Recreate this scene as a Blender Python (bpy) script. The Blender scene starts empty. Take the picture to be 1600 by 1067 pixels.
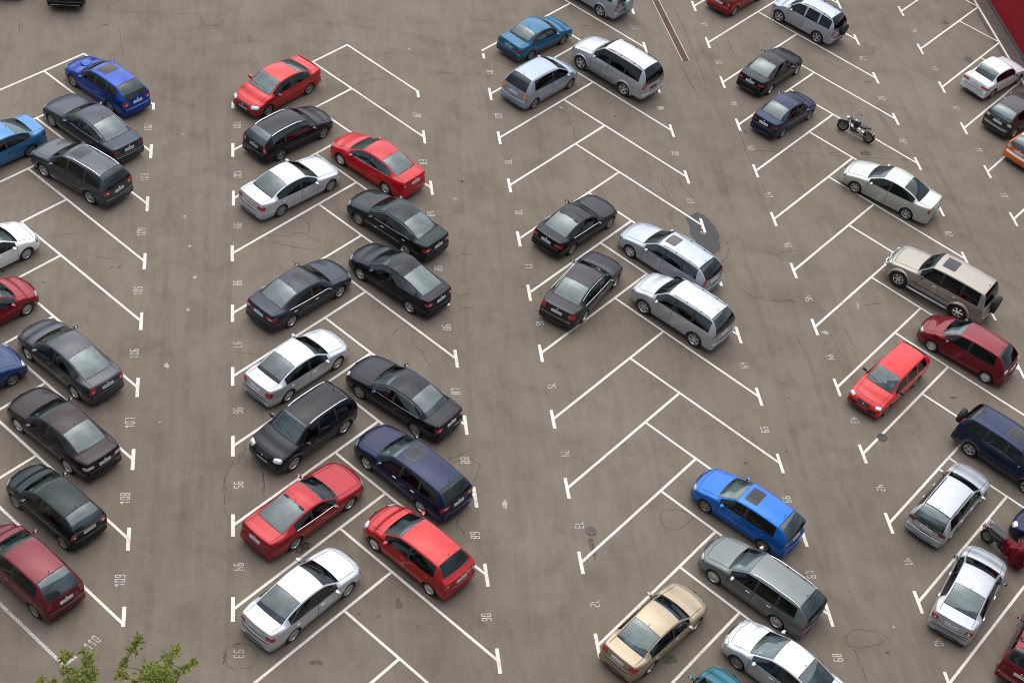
import bpy, math, random
import numpy as np
from mathutils import Vector, Matrix
from mathutils.bvhtree import BVHTree
random.seed(7); rng = np.random.default_rng(7)
scene = bpy.context.scene
COL = scene.collection
# ---- measured ground layout, metres (x right, y away, z up) ----
CRACKS = [[(-10.89,-6.0),(-11.19,-6.5),(-11.36,-6.67),(-11.48,-7.07),(-11.53,-7.51),(-11.51,-8.11),(-11.48,-8.62),(-11.35,-9.12)],[(-10.16,-6.72),(-10.14,-7.25),(-10.11,-8.12)],[(-9.49,6.13),(-9.01,6.15),(-8.6,6.3),(-8.32,6.39),(-8.05,6.19),(-7.79,5.91),(-7.52,5.9)],[(-8.29,7.35),(-8.13,7.12),(-8.02,6.88),(-8.06,6.4)],[(-9.63,5.71),(-9.16,5.6),(-8.62,5.44),(-8.08,5.36),(-7.54,5.4)],[(-10.84,5.76),(-10.23,6.1),(-9.49,6.13)],[(8.71,8.79),(8.42,8.31),(8.39,7.8),(8.72,7.37),(8.89,7.04)],[(10.63,7.01),(10.71,6.23),(10.53,5.57),(10.12,5.13),(10.22,4.28)],[(8.53,10.95),(8.63,9.89),(8.87,9.2),(9.22,8.64)],[(9.33,11.0),(9.66,9.94),(9.9,8.9)],[(10.21,-14.59),(10.44,-14.4),(10.91,-14.29),(11.31,-14.42),(11.65,-14.63),(11.48,-14.87),(11.04,-15.03),(10.5,-15.06),(10.21,-14.88),(10.21,-14.59)],[(-11.49,-14.68),(-11.34,-14.44),(-10.98,-14.32),(-10.61,-14.43),(-10.42,-14.71),(-10.49,-15.05),(-10.77,-15.29),(-11.13,-15.31),(-11.39,-15.15),(-11.49,-14.87),(-11.49,-14.68)],[(4.58,-8.82),(4.48,-9.23),(4.58,-9.65),(4.94,-9.78),(5.38,-9.5),(5.71,-9.14),(5.43,-8.87),(5.11,-8.77),(4.57,-8.87)],[(-17.17,23.18),(-17.05,22.48),(-15.44,22.56),(-13.88,22.59),(-12.31,22.73),(-10.73,22.83)],[(-12.78,22.48),(-12.63,22.57),(-11.84,22.43),(-11.76,21.87),(-12.3,21.68),(-12.7,21.85),(-12.78,22.48)],[(-15.38,22.22),(-15.33,21.52),(-15.16,21.28),(-14.93,21.42)],[(-16.64,21.11),(-16.46,19.89),(-16.33,18.7)],[(-21.22,21.22),(-21.07,20.82),(-21.14,19.93)],[(4.68,16.45),(4.8,14.89),(4.9,13.51)],[(12.3,25.48),(12.43,22.73),(12.47,20.1),(12.37,17.5)],[(10.93,24.1),(11.37,21.89),(11.64,19.04),(11.88,17.4)],[(10.64,17.57),(12.37,17.5),(13.42,17.45)],[(12.33,0.86),(12.49,0.08),(12.47,-0.79)],[(14.72,1.21),(14.84,0.62),(14.84,0.13),(14.96,-0.11)],[(14.05,0.7),(14.06,0.21),(14.11,-0.37)],[(11.75,2.86),(12.46,2.72),(13.21,3.0),(13.93,2.61)],[(14.65,23.92),(14.68,21.69)],[(13.25,15.05),(13.34,13.31),(13.37,11.16),(13.9,8.98)],[(13.71,13.37),(16.3,13.42),(19.38,13.22),(22.46,13.25)],[(19.26,21.74),(20.02,21.25),(20.55,20.75),(19.97,21.07)],[(22.23,23.31),(22.94,23.0),(22.73,22.51),(22.17,22.37)],[(-11.43,-0.77),(-10.99,-0.85),(-10.49,-0.88),(-10.12,-0.97)],[(-10.77,-5.56),(-11.0,-6.5),(-11.41,-6.89),(-11.46,-7.87)],[(-10.25,-6.66),(-10.11,-7.35),(-10.15,-7.88)],[(-4.19,-0.17),(-3.78,-0.71),(-3.52,-1.43)],[(-3.22,-6.34),(-2.57,-6.02),(-2.37,-5.85)],[(-3.21,-6.63),(-2.61,-6.26),(-2.2,-6.45),(-2.14,-6.81),(-2.46,-7.45)],[(-2.95,-8.77),(-3.21,-9.37),(-2.99,-9.88)],[(-2.24,1.57),(-1.94,1.78),(-1.36,2.08)],[(-1.73,5.2),(-1.15,5.33)],[(-1.99,2.65),(-1.36,2.77)],[(-4.88,0.28),(-4.59,0.66),(-4.1,0.95)],[(-16.92,4.59),(-16.34,4.42),(-15.5,4.4)],[(-16.17,3.74),(-16.05,3.89),(-15.67,3.93)],[(-18.59,5.62),(-17.91,5.86),(-17.27,5.99)],[(8.89,-14.98),(9.04,-15.89),(9.11,-16.49)],[(10.32,-15.08),(10.42,-15.9),(10.42,-16.46)],[(-2.06,14.76),(-1.84,14.65)],[(0.43,3.33),(1.06,3.3),(1.8,3.58)],[(0.63,1.65),(1.06,1.81),(1.54,1.77)],[(10.55,3.45),(11.05,3.06),(11.73,2.82)],[(12.54,5.95),(12.98,5.86),(13.74,6.11),(14.4,5.97)],[(11.74,2.85),(12.62,2.77),(13.74,2.49)],[(15.84,2.45),(16.52,2.68),(17.02,2.8)],[(-11.51,-15.1),(-11.41,-14.6),(-11.19,-14.43),(-10.91,-14.31)],[(1.0,23.42),(2.02,23.49),(3.05,23.48),(3.49,22.92)]]
PATCH = [(9.16,8.18),(9.72,8.61),(10.07,8.43),(10.27,8.12),(10.43,7.61),(10.49,7.22),(10.41,6.61),(10.32,6.0),(9.88,5.71),(9.5,6.08),(9.32,6.45),(9.16,6.94)]
DRAIN = [(11.18,26.47),(11.69,20.74),(12.01,20.79),(11.48,26.5)]
SPOTS = [(28.24,22.3,0.33,0.3),(19.61,13.58,0.25,0.23),(13.65,14.92,0.1,0.16),(28.13,25.92,0.21,0.16),(-8.72,-10.35,0.18,0.15),(-8.92,-10.55,0.11,0.11),(-8.73,-10.43,0.3,0.28),(1.62,-10.53,0.11,0.51),(-21.2,20.6,0.05,0.28),(25.1,10.33,0.07,0.05),(10.28,-5.91,0.04,0.07),(-8.49,-15.14,0.2,0.13),(-6.32,-13.35,0.08,0.07),(-6.99,-13.24,0.05,0.06),(-0.99,10.23,0.07,0.07),(-20.23,3.5,0.05,0.07),(18.44,-2.93,0.15,0.09),(-5.62,-12.87,0.16,0.19),(11.57,-15.31,0.08,0.08),(8.43,-6.52,0.05,0.1),(3.57,-15.37,0.22,0.18),(-17.29,21.26,0.12,0.07),(7.17,15.74,0.07,0.06),(6.95,23.56,0.17,0.07),(21.59,19.72,0.25,0.07),(-12.76,-7.01,0.04,0.05),(-18.63,2.93,0.08,0.07),(-15.74,3.95,0.05,0.06),(17.79,13.51,0.16,0.05),(13.02,21.74,0.05,0.07),(-0.99,10.24,0.08,0.07),(-7.81,-7.51,0.07,0.07)]
WSPOTS = [(-2.58,20.58,0.09,0.04),(-13.23,7.21,0.07,0.07),(-12.96,5.33,0.08,0.07),(-12.74,3.42,0.07,0.09),(-12.98,1.51,0.08,0.09),(-13.71,-1.61,0.1,0.12),(-13.86,-4.52,0.06,0.04),(-1.36,-8.52,0.09,0.22),(9.58,6.74,0.04,0.06),(15.84,2.56,0.06,0.19),(13.83,0.84,0.15,0.1),(12.13,-14.24,0.06,0.06),(-1.43,9.0,0.08,0.07),(11.1,-2.9,0.03,0.04),(4.53,16.24,0.09,0.06),(9.68,16.56,0.11,0.09),(-13.43,12.9,0.06,0.04)]
MANHOLES = [(14.55,-5.17,0.21,1),(1.69,-9.8,0.19,0),(13.61,20.74,0.38,0),(13.57,20.69,0.34,0)]
SKIDS = [[(-0.72,20.25),(-1.67,20.27),(-2.6,20.23),(-3.49,20.15),(-4.33,20.02),(-5.14,19.85),(-5.9,19.63),(-6.63,19.38),(-7.32,19.08),(-7.97,18.75),(-8.59,18.38),(-9.17,17.98),(-9.72,17.55),(-10.24,17.09),(-10.72,16.62)],[(-0.74,18.65),(-1.65,18.67),(-2.5,18.63),(-3.3,18.56),(-4.05,18.45),(-4.76,18.29),(-5.42,18.11),(-6.05,17.89),(-6.64,17.64),(-7.2,17.35),(-7.72,17.04),(-8.22,16.69),(-8.7,16.32),(-9.15,15.92),(-9.59,15.49)],[(5.82,16.79),(4.59,17.94),(3.3,18.98),(1.97,19.88),(0.61,20.66),(-0.78,21.29),(-2.19,21.79),(-3.62,22.15),(-5.05,22.38),(-6.48,22.48),(-7.9,22.45),(-9.32,22.31),(-10.72,22.06),(-12.09,21.71),(-13.42,21.27)],[(4.73,15.62),(3.54,16.73),(2.34,17.69),(1.12,18.53),(-0.12,19.23),(-1.38,19.81),(-2.66,20.25),(-3.94,20.58),(-5.23,20.79),(-6.52,20.88),(-7.81,20.85),(-9.1,20.73),(-10.38,20.5),(-11.64,20.18),(-12.92,19.75)],[(8.68,15.55),(7.21,16.47),(5.76,17.22),(4.37,17.79),(3.04,18.21),(1.78,18.49),(0.6,18.63),(-0.51,18.66),(-1.53,18.59),(-2.46,18.44),(-3.3,18.22),(-4.05,17.97),(-4.71,17.68),(-5.28,17.39),(-5.74,17.12)],[(7.83,14.19),(6.42,15.08),(5.08,15.77),(3.82,16.29),(2.62,16.67),(1.51,16.91),(0.48,17.03),(-0.47,17.06),(-1.34,17.0),(-2.13,16.87),(-2.84,16.69),(-3.47,16.47),(-4.03,16.23),(-4.51,15.99),(-4.94,15.74)],[(-0.14,21.88),(-0.39,18.94),(-0.62,16.06),(-0.85,13.23),(-1.07,10.45),(-1.27,7.73),(-1.47,5.06),(-1.67,2.44),(-1.85,-0.12),(-2.03,-2.63),(-2.21,-5.09),(-2.38,-7.49),(-2.55,-9.84),(-2.72,-12.14),(-2.88,-14.38)],[(1.45,21.75),(1.2,18.81),(0.97,15.93),(0.75,13.1),(0.53,10.33),(0.32,7.61),(0.12,4.94),(-0.07,2.32),(-0.26,-0.24),(-0.44,-2.75),(-0.62,-5.2),(-0.79,-7.61),(-0.95,-9.96),(-1.12,-12.25),(-1.28,-14.49)],[(-13.93,18.38),(-13.93,15.11),(-13.93,12.05),(-13.92,9.16),(-13.91,6.44),(-13.91,3.87),(-13.9,1.43),(-13.89,-0.87),(-13.89,-3.06),(-13.89,-5.13),(-13.89,-7.11),(-13.9,-8.99),(-13.91,-10.79),(-13.92,-12.5),(-13.94,-14.13)],[(-12.33,18.38),(-12.33,15.12),(-12.33,12.05),(-12.32,9.16),(-12.31,6.44),(-12.31,3.87),(-12.3,1.44),(-12.29,-0.87),(-12.29,-3.06),(-12.29,-5.14),(-12.29,-7.11),(-12.3,-9.0),(-12.31,-10.8),(-12.32,-12.51),(-12.34,-14.15)],[(-13.03,17.42),(-13.03,14.4),(-13.02,11.52),(-13.01,8.79),(-13.0,6.18),(-12.99,3.69),(-12.98,1.32),(-12.96,-0.94),(-12.95,-3.1),(-12.94,-5.16),(-12.93,-7.13),(-12.92,-9.01),(-12.92,-10.81),(-12.92,-12.53),(-12.92,-14.17)],[(-11.43,17.42),(-11.43,14.4),(-11.42,11.53),(-11.41,8.79),(-11.4,6.18),(-11.39,3.7),(-11.38,1.33),(-11.37,-0.93),(-11.35,-3.09),(-11.34,-5.16),(-11.33,-7.12),(-11.33,-9.01),(-11.32,-10.81),(-11.32,-12.53),(-11.32,-14.17)],[(11.7,12.19),(11.63,10.66),(11.54,9.05),(11.46,7.37),(11.37,5.63),(11.28,3.85),(11.19,2.05),(11.09,0.24),(10.99,-1.57),(10.9,-3.37),(10.8,-5.15),(10.69,-6.9),(10.59,-8.62),(10.49,-10.3),(10.38,-11.93)],[(13.3,12.1),(13.22,10.58),(13.14,8.97),(13.06,7.28),(12.97,5.55),(12.88,3.77),(12.78,1.97),(12.69,0.15),(12.59,-1.66),(12.49,-3.46),(12.39,-5.24),(12.29,-7.0),(12.19,-8.72),(12.09,-10.4),(11.98,-12.04)],[(21.07,23.76),(21.19,21.79),(21.28,19.8),(21.36,17.79),(21.41,15.79),(21.45,13.82),(21.48,11.89),(21.49,10.02),(21.5,8.2),(21.5,6.46),(21.5,4.8),(21.49,3.22),(21.49,1.74),(21.49,0.34),(21.49,-0.95)],[(22.67,23.86),(22.79,21.88),(22.88,19.86),(22.95,17.84),(23.01,15.83),(23.05,13.85),(23.08,11.91),(23.09,10.03),(23.1,8.21),(23.1,6.46),(23.1,4.8),(23.09,3.22),(23.09,1.73),(23.09,0.34),(23.09,-0.95)]]
SEGS = [(-23.5,10.29,-18.059,15.259,0.102),(-19.802,17.227,-14.779,11.555,0.102),(-23.5,6.73,-18.091,11.669,0.102),(-19.835,13.637,-14.798,7.951,0.102),(-23.5,3.17,-18.116,8.086,0.102),(-19.859,10.054,-14.769,4.307,0.102),(-23.5,-0.39,-18.087,4.553,0.102),(-19.83,6.521,-14.761,0.797,0.102),(-23.5,-3.95,-18.09,0.99,0.102),(-19.833,2.958,-14.748,-2.783,0.102),(-23.5,-7.51,-18.102,-2.581,0.102),(-19.845,-0.613,-14.754,-6.361,0.102),(-23.5,-11.07,-18.117,-6.155,0.102),(-19.86,-4.186,-14.746,-9.96,0.102),(-23.5,-14.63,-18.097,-9.697,0.102),(-19.84,-7.728,-14.761,-13.463,0.102),(-23.5,13.85,-18.12,18.763,0.102),(-18.12,18.763,-14.791,15.004,0.102),(-11.211,15.562,-5.655,20.635,0.102),(-5.655,20.635,-2.451,17.017,0.102),(-11.22,11.873,-5.62,16.987,0.102),(-7.422,19.021,-2.451,13.409,0.102),(-11.192,8.516,-5.779,13.459,0.102),(-7.435,15.329,-2.444,9.693,0.102),(-11.239,4.939,-5.796,9.909,0.102),(-7.527,11.863,-2.427,6.105,0.102),(-11.229,1.344,-5.774,6.324,0.102),(-7.539,8.317,-2.427,2.545,0.102),(-11.222,-2.155,-5.807,2.789,0.102),(-7.523,4.727,-2.412,-1.044,0.102),(-11.213,-5.707,-5.811,-0.774,0.102),(-7.554,1.194,-2.41,-4.613,0.102),(-11.205,-9.403,-5.749,-4.421,0.102),(-7.562,-2.373,-2.431,-8.167,0.102),(-11.206,-12.969,-5.731,-7.97,0.102),(-7.477,-5.998,-2.426,-11.701,0.102),(-11.211,-16.478,-5.755,-11.497,0.102),(-7.471,-9.559,-2.427,-15.255,0.102),(-11.211,-20.038,-5.755,-15.057,0.102),(-7.499,-13.089,-2.427,-18.815,0.102),(1.109,20.744,6.465,25.635,0.102),(4.722,27.603,9.857,21.805,0.102),(1.117,17.067,6.57,22.047,0.102),(4.766,24.084,9.842,18.353,0.102),(1.131,13.585,6.511,18.497,0.102),(4.8,20.43,9.839,14.74,0.102),(1.179,10.074,6.498,14.932,0.102),(4.758,16.896,9.832,11.168,0.102),(1.122,6.377,6.578,11.359,0.102),(4.793,13.374,9.842,7.673,0.102),(1.114,2.922,6.513,7.852,0.102),(4.825,9.758,9.808,4.132,0.102),(1.11,-0.662,6.548,4.303,0.102),(4.795,6.283,9.851,0.575,0.102),(1.08,-4.279,6.575,0.739,0.102),(4.818,2.723,9.871,-2.982,0.102),(1.102,-7.769,6.538,-2.806,0.102),(4.819,-0.864,9.847,-6.542,0.102),(1.076,-11.216,6.464,-6.297,0.102),(4.788,-4.404,9.843,-10.111,0.102),(1.094,-14.742,6.451,-9.851,0.102),(4.716,-7.892,9.837,-13.674,0.102),(1.109,-18.416,6.51,-13.485,0.102),(4.704,-11.446,9.842,-17.247,0.102),(3.869,32.162,9.836,25.425,0.102),(3.875,35.77,9.842,29.033,0.102),(13.424,29.622,18.796,34.527,0.102),(17.052,36.495,22.125,30.767,0.102),(13.424,26.062,18.796,30.967,0.102),(17.052,32.935,22.125,27.207,0.102),(13.435,22.591,18.784,27.476,0.102),(17.08,29.4,22.142,23.685,0.102),(13.429,19.034,18.784,23.923,0.102),(17.045,25.887,22.146,20.128,0.102),(13.406,15.462,18.765,20.355,0.102),(17.026,22.318,22.124,16.562,0.102),(13.413,11.833,18.764,16.719,0.102),(16.984,18.728,22.127,12.922,0.102),(13.412,8.286,18.778,13.186,0.102),(17.042,15.146,22.125,9.407,0.102),(13.439,4.763,18.79,9.649,0.102),(17.052,11.611,22.139,5.868,0.102),(13.432,1.158,18.791,6.051,0.102),(17.029,8.041,22.125,2.287,0.102),(13.418,-2.405,18.786,2.497,0.102),(17.048,4.46,22.125,-1.273,0.102),(13.444,-6.047,18.838,-1.121,0.102),(17.043,0.905,22.125,-4.833,0.102),(13.45,-9.537,18.807,-4.646,0.102),(17.095,-2.713,22.125,-8.393,0.102),(13.428,-13.193,18.844,-8.248,0.102),(17.063,-6.238,22.125,-11.953,0.102),(13.424,-16.658,18.796,-11.753,0.102),(17.101,-9.84,22.125,-15.513,0.102),(30.884,34.55,30.665,8.549,0.14),(25.716,30.274,30.888,34.996,0.102),(29.144,36.965,30.888,34.996,0.09),(25.749,26.817,30.858,31.482,0.102),(29.15,33.41,30.858,31.482,0.09),(25.678,23.115,30.827,27.816,0.102),(29.046,29.827,30.827,27.816,0.09),(25.73,19.603,30.797,24.23,0.102),(29.054,26.197,30.797,24.23,0.09),(25.71,16.037,30.767,20.655,0.102),(29.029,22.616,30.767,20.655,0.09),(25.716,12.497,30.737,17.082,0.102),(29.0,19.042,30.737,17.082,0.09),(25.721,8.858,30.706,13.41,0.102),(28.921,15.424,30.706,13.41,0.09),(25.716,5.354,30.676,9.883,0.102),(28.962,11.818,30.676,9.883,0.09),(-19.63,-11.579,-16.523,-14.996,0.115),(-16.591,-15.056,-16.148,-14.668,0.13)]
BARS = [(-23.5,9.79,-23.5,10.79,0.13),(-23.5,6.23,-23.5,7.23,0.13),(-23.5,2.67,-23.5,3.67,0.13),(-23.5,-0.89,-23.5,0.11,0.13),(-23.5,-4.45,-23.5,-3.45,0.13),(-23.5,-8.01,-23.5,-7.01,0.13),(-23.5,-11.57,-23.5,-10.57,0.13),(-23.5,-15.13,-23.5,-14.13,0.13),(-14.779,11.055,-14.779,12.055,0.13),(-14.798,7.451,-14.798,8.451,0.13),(-14.769,3.807,-14.769,4.807,0.13),(-14.761,0.297,-14.761,1.297,0.13),(-14.748,-3.283,-14.748,-2.283,0.13),(-14.754,-6.861,-14.754,-5.861,0.13),(-14.746,-10.46,-14.746,-9.46,0.13),(-11.22,11.373,-11.22,12.373,0.13),(-11.192,8.016,-11.192,9.016,0.13),(-11.239,4.439,-11.239,5.439,0.13),(-11.229,0.844,-11.229,1.844,0.13),(-11.222,-2.655,-11.222,-1.655,0.13),(-11.213,-6.207,-11.213,-5.207,0.13),(-11.205,-9.903,-11.205,-8.903,0.13),(-11.206,-13.469,-11.206,-12.469,0.13),(-11.211,-16.978,-11.211,-15.978,0.13),(-11.211,-20.538,-11.211,-19.538,0.13),(-2.451,12.909,-2.451,13.909,0.13),(-2.444,9.193,-2.444,10.193,0.13),(-2.427,5.605,-2.427,6.605,0.13),(-2.427,2.045,-2.427,3.045,0.13),(-2.412,-1.544,-2.412,-0.544,0.13),(-2.41,-5.113,-2.41,-4.113,0.13),(-2.431,-8.667,-2.431,-7.667,0.13),(-2.426,-12.201,-2.426,-11.201,0.13),(-2.427,-15.755,-2.427,-14.755,0.13),(1.117,16.567,1.117,17.567,0.13),(1.131,13.085,1.131,14.085,0.13),(1.179,9.574,1.179,10.574,0.13),(1.122,5.877,1.122,6.877,0.13),(1.114,2.422,1.114,3.422,0.13),(1.11,-1.162,1.11,-0.162,0.13),(1.08,-4.779,1.08,-3.779,0.13),(1.102,-8.269,1.102,-7.269,0.13),(1.076,-11.716,1.076,-10.716,0.13),(1.094,-15.242,1.094,-14.242,0.13),(1.109,-18.916,1.109,-17.916,0.13),(9.842,28.533,9.842,29.533,0.13),(9.836,24.925,9.836,25.925,0.13),(9.857,21.305,9.857,22.305,0.13),(9.842,17.853,9.842,18.853,0.13),(9.839,14.24,9.839,15.24,0.13),(9.832,10.668,9.832,11.668,0.13),(9.842,7.173,9.842,8.173,0.13),(9.808,3.632,9.808,4.632,0.13),(9.851,0.075,9.851,1.075,0.13),(9.871,-3.482,9.871,-2.482,0.13),(9.847,-7.042,9.847,-6.042,0.13),(9.843,-10.611,9.843,-9.611,0.13),(9.837,-14.174,9.837,-13.174,0.13),(9.842,-17.747,9.842,-16.747,0.13),(13.424,29.122,13.424,30.122,0.13),(13.424,25.562,13.424,26.562,0.13),(13.435,22.091,13.435,23.091,0.13),(13.429,18.534,13.429,19.534,0.13),(13.406,14.962,13.406,15.962,0.13),(13.413,11.333,13.413,12.333,0.13),(13.412,7.786,13.412,8.786,0.13),(13.439,4.263,13.439,5.263,0.13),(13.432,0.658,13.432,1.658,0.13),(13.418,-2.905,13.418,-1.905,0.13),(13.444,-6.547,13.444,-5.547,0.13),(13.45,-10.037,13.45,-9.037,0.13),(13.428,-13.693,13.428,-12.693,0.13),(13.424,-17.158,13.424,-16.158,0.13),(22.125,30.267,22.125,31.267,0.13),(22.125,26.707,22.125,27.707,0.13),(22.142,23.185,22.142,24.185,0.13),(22.146,19.628,22.146,20.628,0.13),(22.124,16.062,22.124,17.062,0.13),(22.127,12.422,22.127,13.422,0.13),(22.125,8.907,22.125,9.907,0.13),(22.139,5.368,22.139,6.368,0.13),(22.125,1.787,22.125,2.787,0.13),(22.125,-1.773,22.125,-0.773,0.13),(22.125,-5.333,22.125,-4.333,0.13),(22.125,-8.893,22.125,-7.893,0.13),(22.125,-12.453,22.125,-11.453,0.13),(22.125,-16.013,22.125,-15.013,0.13),(25.716,29.774,25.716,30.774,0.13),(25.749,26.317,25.749,27.317,0.13),(25.678,22.615,25.678,23.615,0.13),(25.73,19.103,25.73,20.103,0.13),(25.71,15.537,25.71,16.537,0.13),(25.716,11.997,25.716,12.997,0.13),(25.721,8.358,25.721,9.358,0.13),(-14.792,14.603,-14.792,15.133,0.13),(-14.75,-13.576,-14.75,-12.776,0.13),(-11.216,14.973,-11.216,15.473,0.13),(-2.451,16.517,-2.451,17.077,0.13),(1.157,20.049,1.157,20.509,0.13)]
NUMS = [('102',-14.97,13.29,90),('103',-14.99,9.75,90),('104',-14.98,6.13,90),('105',-14.96,2.55,90),('106',-14.95,-0.99,90),('107',-14.95,-4.57,90),('108',-14.95,-8.16,90),('109',-14.95,-11.71,90),('101',-11.02,13.72,-90),('100',-11.01,10.19,-90),('99',-11.02,6.73,-90),('98',-11.03,3.14,-90),('97',-11.03,-0.41,-90),('96',-11.02,-3.93,-90),('95',-11.01,-7.55,-90),('94',-11.01,-11.19,-90),('93',-11.01,-14.72,-90),('82',-2.64,15.1,90),('83',-2.65,11.55,90),('84',-2.64,7.9,90),('85',-2.63,4.33,90),('86',-2.62,0.75,90),('87',-2.61,-2.83,90),('88',-2.62,-6.39,90),('89',-2.63,-9.93,90),('90',-2.63,-13.48,90),('81',1.31,18.91,-90),('80',1.32,15.33,-90),('79',1.35,11.83,-90),('78',1.35,8.23,-90),('77',1.32,4.65,-90),('76',1.31,1.13,-90),('75',1.29,-2.47,-90),('74',1.29,-6.02,-90),('73',1.29,-9.49,-90),('72',1.29,-12.98,-90),('71',1.3,-16.58,-90),('57',9.65,23.61,90),('58',9.65,20.08,90),('59',9.64,16.55,90),('60',9.64,12.95,90),('61',9.64,9.42,90),('62',9.63,5.9,90),('63',9.63,2.35,90),('64',9.66,-1.2,90),('65',9.66,-4.76,90),('66',9.64,-8.33,90),('67',9.64,-11.89,90),('68',9.64,-15.46,90),('69',9.64,-19.03,90),('51',13.63,24.33,-90),('50',13.63,20.81,-90),('49',13.62,17.25,-90),('48',13.61,13.65,-90),('47',13.61,10.06,-90),('46',13.63,6.52,-90),('45',13.64,2.96,-90),('44',13.63,-0.62,-90),('43',13.63,-4.23,-90),('42',13.65,-7.79,-90),('41',13.64,-11.36,-90),('40',13.63,-14.93,-90),('39',13.62,-18.44,-90),('23',21.93,25.45,90),('24',21.94,21.91,90),('25',21.94,18.35,90),('26',21.93,14.74,90),('27',21.93,11.16,90),('28',21.93,7.64,90),('29',21.93,4.08,90),('30',21.93,0.51,90),('31',21.93,-3.05,90),('15',25.93,28.55,-90),('14',25.91,24.97,-90),('13',25.9,21.36,-90),('12',25.92,17.82,-90),('11',25.91,14.27,-90),('10',25.92,10.68,-90),('9',25.92,7.11,-90),('110',-15.7,-14.17,50)]
REDWALL = [(31.63,28.63),(31.58,22.44)]
POSE = {'blue_wrx':(-16.96,15.78,133.7),'outlander':(-17.61,9.34,139.8),'primera':(-17.29,-1.8,132.8),'mazda6':(-17.29,-5.39,133.8),'clio':(-17.18,-8.88,133.5),'megane_sed':(-9.24,16.06,-136.0),'focus_w':(-8.67,12.75,41.3),'bmw5':(-8.63,9.0,39.5),'accord':(-8.47,2.15,41.5),'elantra':(-8.72,-1.94,42.2),'tucson':(-8.64,-5.33,-137.3),'stratus':(-8.64,-8.96,41.7),'lancer':(-8.85,-12.77,43.2),'avensis':(-4.92,10.73,134.4),'octavia':(-4.46,3.14,134.5),'sonata':(-4.84,-3.53,136.3),'navyw':(-4.81,-7.25,131.5),'meganeh':(-4.81,-10.93,132.0),'verso':(3.61,17.59,41.0),'lada':(3.98,21.54,39.3),'bmwc':(3.78,7.0,42.2),'audi':(3.38,2.85,51.6),'gold':(3.16,-14.41,40.3),'prado':(7.58,19.13,131.3),'santafe':(7.38,1.48,133.3),'mazda3':(7.67,-9.25,134.1),'passat':(7.32,-12.55,133.1),'bmw3':(16.12,19.72,43.8),'palio':(15.85,15.96,40.8),'tracker':(19.37,24.64,131.9),'camry':(19.57,10.19,137.1),'felicia':(15.43,-2.53,-138.3),'almera':(19.79,-0.5,134.6),'ladaw':(28.84,20.2,35.1),'e38':(-17.46,12.64,133.5),'lightblue':(-21.32,10.67,-139),'whitehatch':(-20.85,4.04,41),'redhatch':(-20.52,0.84,41),'ladal':(-20.68,-2.87,38),'minivan':(-17.87,-11.59,133),'magentis':(-4.33,6.67,134.5),'vitara':(7.59,26.06,132),'omega':(7.48,4.98,132.5),'avensis2':(7.26,-16.19,132),'redtop':(15.91,26.76,42),'patrol':(19.72,3.5,135.5),'crv':(19.39,-6.52,-48.9),'nexia':(16.05,-8.86,43),'mondeo':(15.29,-13.09,50.5),'navyedge':(19.93,-11.17,132),'greyhatch':(28.74,16.83,36),'niva':(16.9,-15.6,49),'orange':(28.9,14.2,36),'teal':(3.9,-17.8,40),'jeep':(-19.2,24.45,90),'darkcar':(-22,25.15,90)}
MOTO = (18.71,15.52,20.04,14.38)
SCOOT = (17.14,-10.46,17.89,-11.57)
TREE = [(-14.632,-26.916,18.3,0.088),(-14.76,-26.579,17.67,0.05),(-14.359,-26.571,17.94,0.038),(-14.217,-26.868,18.21,0.101),(-14.314,-26.558,17.58,0.063),(-14.314,-26.861,17.85,0.101),(-14.401,-27.182,18.12,0.113),(-14.575,-26.864,17.49,0.113),(-14.266,-27.025,17.76,0.126),(-14.15,-27.082,18.03,0.075),(-14.629,-27.232,18.3,0.075),(-14.226,-27.066,17.67,0.101),(-14.565,-27.254,17.94,0.075),(-13.369,-26.492,18.21,0.05),(-13.386,-26.151,17.58,0.05),(-13.469,-26.51,17.85,0.096),(-13.398,-26.581,18.12,0.038),(-13.621,-26.556,17.49,0.055),(-13.622,-26.822,17.76,0.045),(-13.659,-27.17,18.03,0.096),(-13.56,-27.398,18.3,0.05),(-12.648,-26.386,17.67,0.063),(-12.672,-26.643,17.94,0.075),(-12.726,-26.898,18.21,0.05),(-12.834,-26.525,17.58,0.07),(-12.813,-26.831,17.85,0.07),(-12.783,-27.084,18.12,0.05),(-13.095,-26.635,17.49,0.088),(-13.203,-26.959,17.76,0.101),(-13.029,-27.116,18.03,0.151),(-12.896,-27.346,18.3,0.151),(-13.119,-27.027,17.67,0.176),(-12.943,-27.256,17.94,0.151),(-12.732,-27.389,18.21,0.101),(-12.625,-26.871,17.58,0.063),(-12.518,-26.977,17.85,0.055),(-12.412,-27.083,18.12,0.055),(-12.325,-26.594,17.49,0.063),(-12.7,-27.172,17.76,0.075),(-13.228,-27.257,18.03,0.075),(-13.373,-27.524,18.3,0.038),(-15.131,-27.025,17.67,0.05),(-14.876,-27.244,17.94,0.038),(-14.294,-27.532,18.21,0.126),(-13.01,-27.219,17.58,0.176),(-12.795,-27.447,17.85,0.151),(-14.435,-27.565,18.12,0.126)]
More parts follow.
